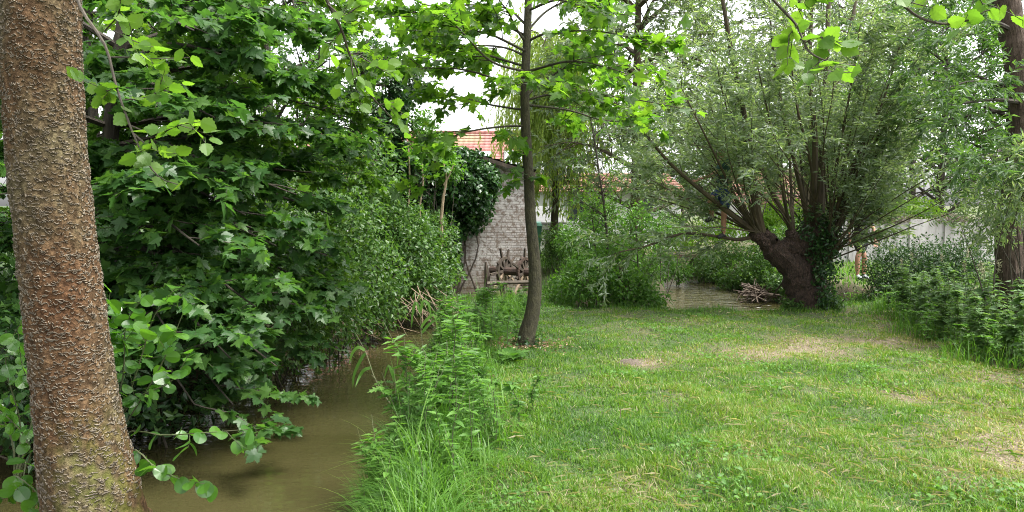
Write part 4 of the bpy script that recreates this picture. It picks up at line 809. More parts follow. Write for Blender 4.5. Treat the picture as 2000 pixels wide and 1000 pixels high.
# ------------------------------------------------------------------ shrubs
def shrub(name, label, cat, blobs, lm, tmpl=OVAL_LO, size=(.05, .09), stems=10, tm='twig', droop=.3, up=.5, wide=1., dens=1., gap=.0, zmin=WATER + .02, shell=.6, stem_r=.012, base=None):
    """blobs: (px, py, Y, rx, ry, rz, n)"""
    cs = [at(b[0], b[1], b[2]) for b in blobs]
    bx_ = np.mean([c for c in cs], 0) if base is None else A(*base); bz = hz(bx_[0], bx_[1]); bz = max(bz, WATER)
    t = thing(name, label, cat, (bx_[0], bx_[1], bz))
    k = MB(); s = MB()
    for c, b in zip(cs, blobs):
        blob(k, tmpl, c, b[3:6], int(b[6] * dens), size, shell, droop, up, wide, zmin, gap)
        for i in range(max(2, stems // len(blobs))):
            e = c + rng.normal(0, .45, 3) * A(*b[3:6]) + A(0, 0, b[5] * .4); p0 = A(bx_[0] + rng.normal(0, .15), bx_[1] + rng.normal(0, .12), bz - .1)
            if base is None: p0 = A(c[0] + rng.normal(0, .2) * b[3], c[1] + rng.normal(0, .2) * b[4], max(hz(c[0], c[1]), WATER) - .08)
            tubes(s, spline([p0, (p0 + e) / 2 + A(rng.normal(0, .1), rng.normal(0, .1), .15), e], 8), np.linspace(stem_r, .003, 8), 5)
    s.build('stems', M[tm], t); k.build('leaves', M[lm], t)
    return t
# left bank wall of shrubs, from the near bend back to the mill
shrub('bank_shrub', 'dense hazel-like shrub at the waterline under the drooping sycamore', 'shrub', [(590, 560, 9.6, 1.0, .8, .75, 2600), (520, 640, 8.8, .9, .8, .6, 1900), (640, 610, 10.2, .7, .6, .55, 1700)], 'hazel', OVAL_LO, (.06, .10), 14)
shrub('bank_shrub', 'grey-green shrub with small leaves leaning over the bend of the stream', 'shrub', [(700, 540, 11.4, .75, .7, .75, 2600), (730, 590, 11.6, .5, .5, .5, 1400), (660, 460, 11.4, .8, .7, .7, 2200)], 'hazel', OVAL, (.06, .10), 14)
shrub('bank_shrub', 'big dark shrub between the stream bend and the mill ivy', 'shrub', [(800, 500, 13.4, .75, .7, .85, 3000), (830, 560, 13.0, .55, .5, .5, 1500), (760, 430, 13.8, .7, .7, .7, 2400)], 'hazel', OVAL, (.06, .11), 14)
shrub('bank_shrub', 'bright bushy shrub in front of the mill wall below the ivy', 'shrub', [(838, 470, 14.6, .6, .55, .5, 2400), (866, 520, 14.4, .36, .4, .45, 1000), (825, 440, 14.8, .5, .5, .4, 1200)], 'hazel', OVAL, (.06, .11), 10)
shrub('bank_shrub', 'tall leafy shrub filling the gap behind the bright sycamore', 'shrub', [(620, 400, 12.4, 1.1, .9, 1.0, 3200), (540, 480, 11.8, 1.1, .9, 1.0, 2600), (690, 350, 13, .8, .7, .8, 2200)], 'hazel', OVAL, (.08, .13), 12)
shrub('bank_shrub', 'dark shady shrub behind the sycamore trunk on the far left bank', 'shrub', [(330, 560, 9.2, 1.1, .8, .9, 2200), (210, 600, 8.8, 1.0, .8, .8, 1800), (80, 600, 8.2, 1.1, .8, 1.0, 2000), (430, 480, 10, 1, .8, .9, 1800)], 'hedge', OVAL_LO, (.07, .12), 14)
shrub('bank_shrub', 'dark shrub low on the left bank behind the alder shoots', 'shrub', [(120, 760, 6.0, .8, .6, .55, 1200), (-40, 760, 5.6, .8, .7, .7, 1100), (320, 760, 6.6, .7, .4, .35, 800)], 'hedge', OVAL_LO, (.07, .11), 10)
# ivy over the mill
ivt = thing('mill_ivy', 'mass of ivy draped over the roof and left side of the mill', 'ivy', at(860, 560, 16.2))
k = MB()
for x, y, Y, rx, ry, rz, n in [(905, 365, 16.2, .68, .45, .5, 3600), (870, 330, 16.5, .8, .6, .32, 2600), (935, 395, 16.25, .32, .32, .5, 1300), (845, 400, 16.2, .6, .3, .45, 2200), (800, 345, 16.6, .5, .5, .35, 1300), (760, 420, 16.3, .4, .3, .55, 1400), (888, 440, 16.3, .35, .25, .4, 1100), (955, 350, 16.4, .25, .3, .3, 700), (925, 430, 16.3, .14, .2, .3, 300), (880, 308, 16.5, .75, .5, .24, 2200), (935, 330, 16.45, .35, .4, .22, 900), (800, 320, 16.6, .5, .5, .3, 1200), (780, 480, 16.2, .6, .35, .6, 2400), (840, 520, 16.2, .5, .3, .5, 1600), (878, 500, 16.3, .25, .2, .4, 800)]:
    blob(k, IVY, at(x, y, Y), (rx, ry, rz), n, (.06, .11), .5, .5, .3)
k.build('leaves', M['ivy'], ivt)
k = MB()
for i in range(10):
    x = rng.uniform(800, 940); tubes(k, px([(x, 580), (x + rng.normal(0, 14), 480), (x + rng.normal(0, 16), 390)], 16.45, 9), np.linspace(.025, .008, 9), 5)
k.build('stems', M['oldwood'], ivt)
shrub('ivy_growth', 'dark ivy smothering the narrow tree left of the red roof', 'ivy', [(775, 310, 15.1, .4, .4, .55, 1500), (765, 240, 15.1, .38, .38, .5, 1300), (785, 175, 15.1, .34, .34, .5, 900), (735, 290, 15.2, .4, .35, .45, 1100)], 'ivy', IVY, (.06, .10), 8, base=(at(772, 400, 15.2)[0], 15.2, 0))
shrub('bank_shrub', 'leafy shrub top standing before the left end of the red roof', 'shrub', [(845, 295, 15.0, .45, .4, .4, 1100), (825, 250, 15.1, .35, .35, .4, 700), (870, 330, 15, .35, .35, .3, 700)], 'fresh', OVAL, (.07, .12), 9, base=(at(840, 400, 15.0)[0], 15.0, 0), gap=.25)
# bare pale stems rising from the shrub before the mill
for i, (pts, lab) in enumerate([([(862, 425, 14.3), (866, 385, 14.3), (872, 350, 14.3), (866, 318, 14.3)], 'pale forked bare stem before the dark gap under the mill eave'), ([(798, 405, 14.2), (800, 350, 14.2), (798, 290, 14.2)], 'thin pale bare stem left of the forked one'), ([(820, 400, 14.2), (826, 360, 14.2), (824, 320, 14.2)], 'thin brownish bare stem between the forked one and the leftmost')]):
    t = thing('bare_stem', lab, 'stem', at(*pts[0])); k = MB(); P = spline([at(*p) for p in pts], 10); tubes(k, P, np.linspace(.035 if i == 0 else .018, .014, 10), 7, rough=.08)
    if i == 0:
        q_ = spline([at(867, 362, 14.3), at(876, 345, 14.3), at(886, 322, 14.3)], 6); tubes(k, q_, np.linspace(.022, .01, 6), 6)
    p0 = A(P[0][0], P[0][1], hz(P[0][0], P[0][1])); tubes(k, [p0, P[0]], np.array([.04, .035]) if i == 0 else np.array([.02, .018]), 7)
    k.build('stem', M['paletwig'], t)
    l_ = MB(); s = kids(P[None], 5, (.7, 1), (.2, .45), (30, 70), 4, .1, 0, .6); leaves(l_, MAPLE_LO, s, 5, (.09, .14), droop=.2); l_.build('leaves', M['fresh'], t)
# dead brush and twigs at the waterline left
db = thing('dead_brush', 'tangle of bare dead twigs hanging over the water under the left bank shrubs', 'dead brush', at(640, 670, 10))
k = MB()
for i in range(46):
    x = rng.uniform(560, 850); y0 = 560 + (850 - x) * .22 + rng.uniform(-10, 30); Yq = 12.6 - (850 - x) * .010
    d = rng.normal(0, 40); tubes(k, px([(x, y0, Yq + .3), (x + d * .5 + 10, y0 + 25, Yq), (x + d + 20, y0 + rng.uniform(30, 60), Yq - .2)], None, 6), np.linspace(.008, .002, 6), 4)
k.build('twigs', M['dead'], db)

# middle ground, in front of the back reach
shrub('thicket_shrub', 'green thicket between the young maple and the open water', 'shrub', [(1150, 545, 11.5, .5, .4, .40, 2200), (1225, 560, 11.5, .42, .35, .32, 1900), (1100, 570, 12.2, .35, .35, .28, 900), (1190, 500, 12.1, .4, .4, .35, 1100), (1270, 585, 11.4, .28, .3, .2, 700)], 'fresh', OVAL_LO, (.05, .09), 16)
shrub('tall_shrub', 'loose light green shrub rising behind the thicket in front of the white cottage', 'shrub', [(1125, 470, 15, .45, .5, .4, 1300), (1180, 430, 15.2, .5, .5, .5, 1300), (1250, 440, 15.4, .5, .5, .5, 1300), (1300, 450, 16.5, .45, .4, .4, 1000), (1200, 500, 15, .6, .4, .4, 1300)], 'fresh', OVAL_LO, (.06, .1), 16)
shrub('rounded_shrub', 'small dark rounded shrub beyond the young maple by the shed', 'shrub', [(1090, 470, 18, .45, .4, .42, 1500), (1080, 500, 18, .3, .3, .3, 700)], 'hazel', OVAL_LO, (.05, .09), 8, base=(at(1090, 470, 18)[0], 18, 0))
shrub('far_bank_shrub', 'light shrub at the far left side of the back reach', 'shrub', [(1325, 525, 19.5, .35, .4, .32, 900), (1250, 530, 17, .5, .5, .5, 1600), (1200, 500, 17.5, .6, .5, .6, 1700), (1290, 515, 19, .4, .5, .45, 1300)], 'fresh', OVAL_LO, (.06, .1), 9)
shrub('far_bank_shrub', 'lush shrub on the far bank of the back reach beside the willow', 'shrub', [(1500, 510, 18.5, .75, .6, .6, 3000), (1420, 505, 21, .7, .5, .5, 1700), (1385, 525, 20.6, .55, .5, .42, 1500), (1430, 545, 19, .45, .4, .3, 1000), (1540, 495, 17.2, .6, .5, .7, 2200), (1480, 540, 18.2, .5, .4, .3, 1100), (1530, 550, 16.4, .4, .4, .35, 1200)], 'hazel', OVAL_LO, (.06, .11), 14)
shrub('far_bank_shrub', 'sunny yellow-green shrub behind the pollard fork', 'shrub', [(1530, 425, 21, .8, .6, .5, 1700), (1490, 440, 21, .6, .5, .45, 1200), (1400, 450, 22, .9, .6, .4, 1500), (1330, 465, 23, .8, .6, .4, 1200)], 'bright', OVAL_LO, (.07, .12), 9)
shrub('garden_shrub', 'vivid yellow-green shrub showing over the concrete wall', 'shrub', [(1790, 410, 22.5, .8, .5, .35, 1500), (1740, 408, 22.5, .5, .5, .3, 800), (1660, 405, 22.5, .7, .5, .45, 1200)], 'bright', OVAL_LO, (.07, .12), 9, base=(at(1760, 410, 22.5)[0], 22.5, 0))
shrub('hedge', 'dark clipped hedge between the pollard willow and the tall weeds', 'hedge', [(1735, 530, 12.3, .45, .45, .5, 3000), (1790, 520, 12.2, .5, .45, .45, 3000), (1850, 520, 12.2, .5, .45, .45, 2600), (1740, 575, 12.1, .32, .4, .35, 1400), (1900, 510, 12.2, .45, .4, .45, 1600)], 'hedge', OVAL_LO, (.035, .065), 20)
shrub('low_shrub', 'small light green shrub at the ditch between willow and hedge', 'shrub', [(1690, 590, 12.6, .28, .3, .2, 900), (1650, 600, 12.4, .22, .3, .14, 500)], 'fresh', OVAL_LO, (.04, .07), 8)
shrub('willow_suckers', 'leafy suckers at the foot of the pollard willow on its stream side', 'shrub', [(1548, 598, 11.1, .14, .2, .12, 350), (1620, 590, 11, .2, .2, .16, 450)], 'hazel', OVAL_LO, (.05, .085), 8)
shrub('silver_bush', 'grey-green leafy branches before the ridged trunk at the right edge', 'shrub', [(1965, 385, 8.4, .4, .4, .3, 900), (1930, 440, 8.8, .35, .3, .3, 600), (1990, 320, 8.2, .3, .3, .3, 500)], 'willow', LANCE, (.08, .13), 10, wide=1.3, gap=.3, base=(6.0, 8.6, 0))
# withered climber along the top of the wall
dc = thing('withered_climber', 'withered brown climber lying along the top of the concrete wall', 'climber', (at(1800, 425, CY)[0], CY, zt))
k = MB(); 
for x, w_, n in [(1740, .65, 1200), (1860, .5, 1100), (1930, .3, 500)]: blob(k, OVAL_LO, at(x, 426, CY), (w_, .2, .12), n, (.05, .09), .8, .5, .3, wide=.6)
k.build('leaves', leafmat('withered_leaf', [(0, (.13,.11,.09)), (1, (.28,.245,.21))], 1., .15, .8), dc)

# sapling with a thin dark stem
def sapling(label, pts, Y, lim, lm, size, r=.03):
    t = thing('sapling', label, 'sapling', at(pts[0][0], pts[0][1], Y)); P = px(pts, Y, 24); k = MB(); tubes(k, P, np.linspace(r, .006, 24), 7, rough=.06); k.build('stem', M['bark_dark'], t)
    s = kids(P[None], lim, (.15, 1), (.35, .9), (40, 70), 6, .08, .02, 0, .5); b_ = MB(); tubes(b_, s, np.linspace(.008, .003, 7), 4)
    s2 = kids(s, 5, (.2, 1), (.15, .4), (30, 65), 4, .1); tubes(b_, s2, np.linspace(.003, .0015, 5), 3); b_.build('branches', M['twig'], t)
    l_ = MB(); leaves(l_, OVAL_LO, s2, 7, size, (.15, 1)); leaves(l_, OVAL_LO, s, 7, size, (.3, 1)); l_.build('crown', lm, t)
sapling('tall thin sapling with a dark stem rising from the thicket', [(1188, 600), (1187, 500), (1182, 420), (1172, 350), (1160, 270), (1148, 200)], 12, 24, M['fresh'], (.045, .075))
sapling('short thin sapling just left of the tall one in the thicket', [(1160, 600), (1163, 520), (1160, 450), (1150, 400)], 12.2, 10, M['fresh'], (.045, .075), .018)
sapling('whippy alder sapling by the stump in the thicket', [(1245, 600), (1246, 520), (1242, 450)], 11.9, 8, M['hazel'], (.045, .075), .016)
# stump
st = thing('stump', 'dark broken stump half hidden in the thicket', 'stump', at(1215, 590, 11.6)); k = MB(); tubes(k, px([(1214, 612), (1215, 570), (1213, 530), (1217, 522)], 11.6, 10), np.array([.14,.125,.12,.115,.115,.11,.11,.1,.09,.03]), 9, rough=.12); k.build('wood', M['bark_willow'], st)
# driftwood
dw = thing('driftwood_pile', 'pile of bleached driftwood sticks caught at the far bank by the willow', 'driftwood', at(1462, 585, 16.2)); k = MB()
for i in range(70):
    c = at(rng.normal(1485, 14), rng.uniform(566, 580), 16.6 + rng.normal(0, .2)); c[2] = max(c[2], WATER + .03); d = unit(A(rng.normal(0, 1), rng.normal(0, .5), rng.normal(.1, .35))); ln = rng.uniform(.15, .5)
    tubes(k, spline([c - d * ln, c + rng.normal(0, .04, 3), c + d * ln], 6), np.linspace(.02, .007, 6) * rng.uniform(.5, 1.2), 5)
k.build('sticks', simple('wet_driftwood', (.045,.032,.022), (.11,.078,.055), 14, .8, .3), dw)
# a bough trailing in the water
tb = thing('trailing_bough', 'dark dead bough drooping into the water left of the pollard willow', 'bough', at(1540, 560, 11.8)); k = MB(); tubes(k, px([(1540, 540, 11.9), (1522, 560, 12.2), (1500, 590, 12.8), (1470, 600, 13.4), (1450, 596, 13.8)], None, 14), np.linspace(.018, .005, 14), 6); k.build('wood', M['twig'], tb)

# ------------------------------------------------------------------ grass and weeds
def blades(mb, P, L, w, r, lean=.5, nseg=3, droop=.6):
    """tapered bent blades"""
    N = len(P); a = rng.uniform(0, 6.283, N); d = np.stack([np.cos(a), np.sin(a), 0 * a], -1); s = np.stack([-np.sin(a), np.cos(a), 0 * a], -1)
    ln = np.broadcast_to(lean, (N,)) * rng.uniform(.2, 1.6, N); ts = np.linspace(0, 1, nseg + 1)
    V = []
    for t in ts:
        h = L * (t - droop * ln * t ** 2.2 * .6); o = L * ln * t ** 1.6
        c = P + d * o[:, None] + UP * np.maximum(h, .004)[:, None]
        ww = (w * (1 - t ** 1.8))[:, None] * .5
        V += [c - s * ww, c + s * ww] if t < 1 else [c]
    V = np.stack(V, 1); nv = V.shape[1]; off = (np.arange(N) * nv)[:, None]
    q = np.array([(2 * i, 2 * i + 1, 2 * i + 3, 2 * i + 2) for i in range(nseg - 1)]); t_ = np.array([(nv - 3, nv - 2, nv - 1)])
    mb.add(V, T=(t_[None] + off[:, None]).reshape(-1, 3), Q=(q[None] + off[:, None]).reshape(-1, 4), r=np.repeat(r, nv))
def scatter(n, xr, yr, pw=1.4):
    """points thinning with distance"""
    u = rng.random(n); e = 1 - pw; Y = (yr[0] ** e + u * (yr[1] ** e - yr[0] ** e)) ** (1 / e)
    return rng.uniform(xr[0], xr[1], n), Y
n = 460000
X, Y = scatter(n, (0, 1), (2.7, 12.6), 1.5)
X = (-.62 - .05 * Y) + X * (2.2 + .86 * Y + .62 + .05 * Y)
X[Y > 11.2] = X[Y > 11.2]
E = edge(X, Y); D = dryness(X, Y)
keep = (E > .22) & (rng.random(n) > np.clip(D - .45, 0, 1) * .8)
X, Y, D = X[keep], Y[keep], D[keep]
clump = np.sin(X * 6 + 2 * np.sin(Y * 4.3)) * np.sin(Y * 5.2 + 1.7 * np.sin(X * 3.1))
fine = np.sin(X * 19 + 3 * np.sin(Y * 13)) * np.sin(Y * 17 + 2 * np.sin(X * 11))
Lb = np.clip(.045 + .022 * clump + .012 * fine + rng.normal(0, .014, len(X)) - .02 * D, .012, .13) * np.clip(1.15 - Y * .03, .75, 1.1)
wb_ = .0032 + .00055 * Y
col = np.clip(.26 + .62 * (D - .2) + .11 * clump + .05 * fine + rng.normal(0, .17, len(X)), 0, .8)
straw = rng.random(len(X)) < np.clip(.03 + .6 * (D - .2), .02, .6); col = np.where(straw, rng.uniform(.76, 1, len(X)), col)
k = MB(); P = np.stack([X, Y, height(X, Y) - .004], -1); blades(k, P, Lb, wb_ * rng.uniform(.7, 1.35, len(X)), col, .75)
tag(k.build('lawn_grass', M['grass']), 'short trampled lawn grass with straw-coloured patches', 'grass', kind='stuff')
# cut straw and clippings lying flat
n = 11000; X, Y = scatter(n, (0, 1), (2.8, 11.), 1.5); X = -.3 + X * (.3 + 1.6 + .8 * Y); D = dryness(X, Y); kp = (rng.random(n) < .15 + D * 1.1) & (edge(X, Y) > .5); X, Y, D = X[kp], Y[kp], D[kp]; n = len(X)
k = MB(); a = rng.uniform(0, 6.283, n); ln = rng.uniform(.04, .16, n); ax = np.stack([np.cos(a), np.sin(a), rng.normal(.03, .12, n)], -1)
place(k, LANCE, np.stack([X, Y, height(X, Y) + .012 + .02 * rng.random(n)], -1), ax, UP + rng.normal(0, .3, (n, 3)), ln, np.where(rng.random(n) < .75, rng.uniform(.74, 1, n), rng.uniform(.2, .6, n)), wide=.17)
tag(k.build('grass_clippings', M['grass']), 'dry grass clippings scattered over the lawn', 'clippings', kind='stuff')
nc = 42; cx_ = rng.uniform(-.3, 6, nc); cy_ = 3.2 + 8 * rng.random(nc) ** 1.5; X = (cx_[:, None] + rng.normal(0, .13, (nc, 90))).ravel(); Y = (cy_[:, None] + rng.normal(0, .11, (nc, 90))).ravel(); kp = edge(X, Y) > .5; X, Y = X[kp], Y[kp]; n = len(X)
k = MB(); a = rng.uniform(0, 6.283, n); place(k, ALDER, np.stack([X, Y, height(X, Y) + rng.uniform(.025, .06, n)], -1), np.stack([np.cos(a), np.sin(a), rng.normal(.1, .3, n)], -1), UP + rng.normal(0, .35, (n, 3)), rng.uniform(.012, .032, n), rng.uniform(0, 1, n))
tag(k.build('clover', M['herb']), 'patches of low clover leaves among the lawn grass', 'clover', kind='stuff')
# tall bank grass
n = 60000; Y = rng.uniform(2.9, 12.4, n); X0 = np.interp(Y, [2.8, 5, 8, 10, 12.4], [-.98, -1.0, -1.0, -.85, -.6]); X = X0 + np.abs(rng.normal(0, .42, n)) - .1
E = edge(X, Y); kp = (E > .07) & (E < 1.45) & (rng.random(n) < np.clip(1.25 - E * .8, .1, 1)); X, Y, E = X[kp], Y[kp], E[kp]; n = len(X)
cl = .5 + .5 * np.sin(X * 5 + 2 * np.sin(Y * 3)) * np.sin(Y * 4.1)
k = MB(); blades(k, np.stack([X, Y, height(X, Y) - .02], -1), rng.uniform(.14, .46, n) * (.55 + .75 * cl) * np.clip(1.35 - E * .8, .24, 1.25), rng.uniform(.004, .012, n), np.clip(.5 * rng.random(n) + .5 * cl + rng.normal(0, .12, n), 0, 1), np.clip(.35 + E * 1.2, .35, .85), 5, 1.)
tag(k.build('bank_grass', M['tallgrass']), 'lush tall green grass along the near bank of the stream', 'grass', kind='stuff')
n = 380; Y = rng.uniform(4.2, 11.5, n); X = np.interp(Y, [2.8, 5, 8, 10, 12.4], [-.9, -.95, -1.0, -.85, -.6]) + np.abs(rng.normal(0, .3, n)); E = edge(X, Y); kp = (E > .1) & (E < 1.); X, Y = X[kp], Y[kp]; n = len(X)
k = MB(); blades(k, np.stack([X, Y, height(X, Y) - .02], -1), rng.uniform(.45, .85, n), rng.uniform(.006, .013, n), rng.uniform(.3, 1, n), .5, 7, 1.)
tag(k.build('tall_bank_grass', M['tallgrass']), 'taller arching grass blades standing out of the bank growth', 'grass', kind='stuff')
# taller grass along the lawn's far edge, the far bank and under the weeds on the right
n = 26000; X = rng.uniform(-.5, 9.5, n); Y = rng.uniform(10.4, 13, n); E = edge(X, Y); kp = (E > -.05) & (E < .6 + .35 * rng.random(n)); X, Y = X[kp], Y[kp]; n1_ = len(X)
X2 = rng.uniform(2.4, 9, 22000); Y2 = rng.uniform(4.6, 11.6, 22000); rb = np.interp(Y2, [4, 6.7, 8, 10.4, 12], [4.5, 4.6, 4.7, 5.2, 5.7]); kp = X2 > rb + .25 * np.sin(Y2 * 4) ; X2, Y2 = X2[kp], Y2[kp]
k = MB(); XX, YY2 = np.concatenate([X, X2]), np.concatenate([Y, Y2]); ln = np.concatenate([rng.uniform(.05, .15, n1_), rng.uniform(.16, .42, len(X2))])
blades(k, np.stack([XX, YY2, height(XX, YY2) - .02], -1), ln, rng.uniform(.005, .011, len(XX)), rng.uniform(0, 1, len(XX)), .55, 4, .8)
tag(k.build('rough_grass', M['tallgrass']), 'rough longer grass at the far edge and right side of the lawn', 'grass', kind='stuff')
# meadow beyond the stream
n = 60000; X = rng.uniform(-9, 17, n); Y = rng.uniform(12.5, 27, n); E = edge(X, Y); kp = (E > .25) & ((Y < MY - .2) | (X > xr + .2)) & ~((Y > CY - .3) & (X > 7)); X, Y = X[kp], Y[kp]; n = len(X)
k = MB(); blades(k, np.stack([X, Y, height(X, Y) - .02], -1), rng.uniform(.06, .25, n), rng.uniform(.014, .026, n), rng.uniform(.3, 1, n), .5, 2, .6)
tag(k.build('garden_grass', M['tallgrass']), 'bright grass of the gardens beyond the stream', 'grass', kind='stuff')

# --- herb plants: a few kinds built once, then copied
def nettle_proto(name, label, cat, h, lm, tmpl, size, nn=9, group=None, branches=0, head=False, wide=1.):
    t = thing(name, label, cat, (0, 0, 0), group); s = MB(); l = MB()
    P = spline([A(0, 0, -.04), A(rng.normal(0, .02), rng.normal(0, .02), h * .5), A(rng.normal(0, .07), rng.normal(0, .07), h)], 14); tubes(s, P, np.linspace(.0055, .002, 14), 5)
    lines = [P]
    if branches:
        q_ = kids(P[None], branches, (.3, .85), (h * .2, h * .4), (25, 45), 5, .06, .05); tubes(s, q_, np.linspace(.003, .0015, 6), 4); lines += list(q_)
    for Pl in lines:
        f = 1. if Pl is P else .6
        for i in range(int(nn * (1 if f == 1 else .6))):
            u = .12 + .86 * i / nn; q = A(*[np.interp(u, np.linspace(0, 1, len(Pl)), Pl[:, j]) for j in range(3)])
            a = i * 1.571 + rng.uniform(-.3, .3)
            for sgn in (0, math.pi):
                d = A(math.cos(a + sgn), math.sin(a + sgn), rng.uniform(-.1, .5))
                place(l, tmpl, q[None], d[None], (UP + rng.normal(0, .3, 3))[None], rng.uniform(*size) * (1.1 - .5 * u) * (.8 + .4 * f), None, wide)
    s.build('stem', M['greentwig'], t); l.build('leaves', lm, t)
    if head:
        hd = MB(); q = P[-1]
        for i in range(26):
            p = q + A(rng.normal(0, .012), rng.normal(0, .012), -rng.uniform(-.06, .10)); tubes(hd, [p, p + A(rng.normal(0, .02), rng.normal(0, .02), .02)], np.array([.004, .002]), 4)
        hd.build('flower_head', M['seedhead'], t)
    return t
def scatter_copies(proto, pts, sc=(.8, 1.2), label=None):
    for i, (x, y) in enumerate(pts):
        p = (x, y, hz(x, y) - .01)
        if i == 0: proto.location = p; proto.rotation_euler = (0, 0, rng.uniform(0, 6)); s = rng.uniform(*sc); proto.scale = (s, s, s)
        else: dup(proto, p, rng.uniform(0, 6.28), rng.uniform(*sc))
def patch(n, f, seed=None):
    out = []
    while len(out) < n:
        y = rng.uniform(4.8, 11.4); x = rng.uniform(3.4, 9); b0 = np.interp(y, [4, 6.7, 8, 10.4, 12], [4.7, 4.75, 4.85, 5.4, 5.9])
        if x > b0 + .12 * math.sin(y * 5) and x < b0 + 2.4 and f(x - b0): out.append((x, y))
    return out
G = 'nettles and weeds massed along the right side of the lawn'
scatter_copies(nettle_proto('nettle_plant', 'tall nettle with toothed leaf pairs in the weed bed on the right', 'nettle', .85, M['nettle'], NETTLE, (.09, .15), 17, G), patch(160, lambda d: d > .1), (.6, 1.0))
scatter_copies(nettle_proto('nettle_plant', 'branching nettle of the right-hand weed bed with side shoots', 'nettle', .8, M['nettle'], NETTLE, (.08, .13), 14, G, 5), patch(110, lambda d: True), (.5, .95))
scatter_copies(nettle_proto('flowering_weed', 'weed with a pale seed head standing in the right-hand weed bed', 'weed', .95, M['nettle'], OVAL, (.05, .09), 9, 'pale-headed weeds in the right-hand weed bed', 2, True), patch(40, lambda d: d > .2), (.65, 1.0))
scatter_copies(nettle_proto('leafy_weed', 'short leafy weed along the front of the right-hand weed bed', 'weed', .4, M['herb'], OVAL, (.06, .11), 7, 'short weeds fronting the weed bed', 2), patch(60, lambda d: d < .5), (.6, 1.1))
def bank(n, e0, e1, y0, y1):
    out = []
    while len(out) < n:
        y = rng.uniform(y0, y1); x = rng.uniform(-2.4, .6); e = float(edge(A(x), A(y))[0])
        if e0 < e < e1 and x > -2.6 + .0 * y: out.append((x, y))
    return out
GB = 'weeds in the tall grass along the near bank'
scatter_copies(nettle_proto('mugwort_plant', 'mugwort with deeply cut leaves in the tall grass on the near bank', 'weed', .62, M['herb'], LOBED, (.06, .11), 11, GB, 3, wide=.75), bank(40, .05, .7, 4.4, 9.5), (.6, 1.15))
scatter_copies(nettle_proto('willowherb', 'upright willowherb with narrow leaves in the tall grass of the near bank', 'weed', .75, M['herb'], LANCE, (.08, .13), 16, 'willowherbs on the near bank', 2, wide=1.9), bank(46, .0, .65, 4.2, 9.2), (.6, 1.15))
scatter_copies(nettle_proto('bank_nettle', 'nettle growing among the tall grass of the near bank', 'nettle', .55, M['herb'], NETTLE, (.07, .12), 8, 'nettles on the near bank', 0), bank(52, .05, .85, 3.6, 9.6), (.5, 1.1))
scatter_copies(nettle_proto('bindweed_plant', 'broad-leaved weed near the mill end of the bank', 'weed', .6, M['fresh'], ALDER, (.07, .12), 7, 'broad-leaved weeds at the mill end of the bank', 3), bank(26, .05, 1.1, 9.2, 12.2), (.35, .62))
scatter_copies(nettle_proto('leafy_weed', 'grey-green leafy weed leaning over the stream edge', 'weed', .42, M['nettle'], OVAL, (.08, .13), 7, 'grey-green weeds at the stream edge', 2), bank(18, -.05, .25, 4.2, 9), (.6, 1.1))
# single weeds in the lawn
wp = nettle_proto('lawn_weed', 'small upright weed in the lawn below the young maple', 'weed', .36, M['herb'], NETTLE, (.05, .08), 9, None, 2); p = at(1012, 860, 5.1); wp.location = (p[0], 5.1, 0)
wq = dup(wp, (at(1045, 800, 5.5)[0], 5.5, 0), 2.1, .9, 'smaller lawn weed with a pale top right of the upright one')
for x, y, lab in [(985, 760, 'rosette weed at the lawn edge left of the young maple shadow'), (905, 720, 'lobed-leaf weed sprawling between bank grass and lawn'), (1000, 700, 'low lobed weed just in front of the young maple foot')]:
    Yq = EYE * F / (y - 400); q = thing('lobed_weed', lab, 'weed', (at(x, y, Yq)[0], Yq, 0)); l = MB(); c = A(at(x, y, Yq)[0], Yq, .01); n = 11
    a = np.arange(n) * 2.4; ax = np.stack([np.cos(a), np.sin(a), rng.uniform(.2, .7, n)], -1); place(l, LOBED, np.repeat(c[None], n, 0), ax, np.repeat(UP[None], n, 0) + rng.normal(0, .2, (n, 3)), rng.uniform(.12, .22, n)); l.build('leaves', M['herb'], q)
# reeds on the bank
def reed(label, pts, lvs):
    t = thing('reed', label, 'reed', at(*pts[0])); s = MB(); P = spline([at(*p) for p in pts], 16); tubes(s, P, np.linspace(.005, .002, 16), 5); s.build('stem', M['greentwig'], t)
    l = MB()
    for q in lvs:
        Q_ = spline([at(*p) for p in q], 9); tg = unit(np.gradient(Q_, axis=0)); sd_ = unit(np.cross(tg, A(.2, -1, .35))); w = .013 * np.sin(np.linspace(.25, 1, 9) * np.pi) ** .7 + .0008
        V = np.stack([Q_ - sd_ * w[:, None], Q_ + A(0, 0, -.003), Q_ + sd_ * w[:, None]], 1).reshape(-1, 3); ii = np.arange(8) * 3
        l.add(V, Q=np.concatenate([np.stack([ii, ii + 1, ii + 4, ii + 3], -1), np.stack([ii + 1, ii + 2, ii + 5, ii + 4], -1)]), r=rng.uniform(.2, .8))
    l.build('leaves', M['tallgrass'], t)
reed('reed leaning over the water with three long hanging leaves', [(770, 800, 6.0), (735, 745, 6.1), (715, 690, 6.2), (694, 650, 6.25)], [[(712, 684, 6.2), (700, 678, 6.2), (688, 690, 6.2), (682, 712, 6.2)], [(714, 690, 6.2), (706, 700, 6.2), (692, 730, 6.2), (689, 758, 6.2)], [(726, 718, 6.15), (712, 722, 6.15), (702, 736, 6.15), (694, 756, 6.1)]])
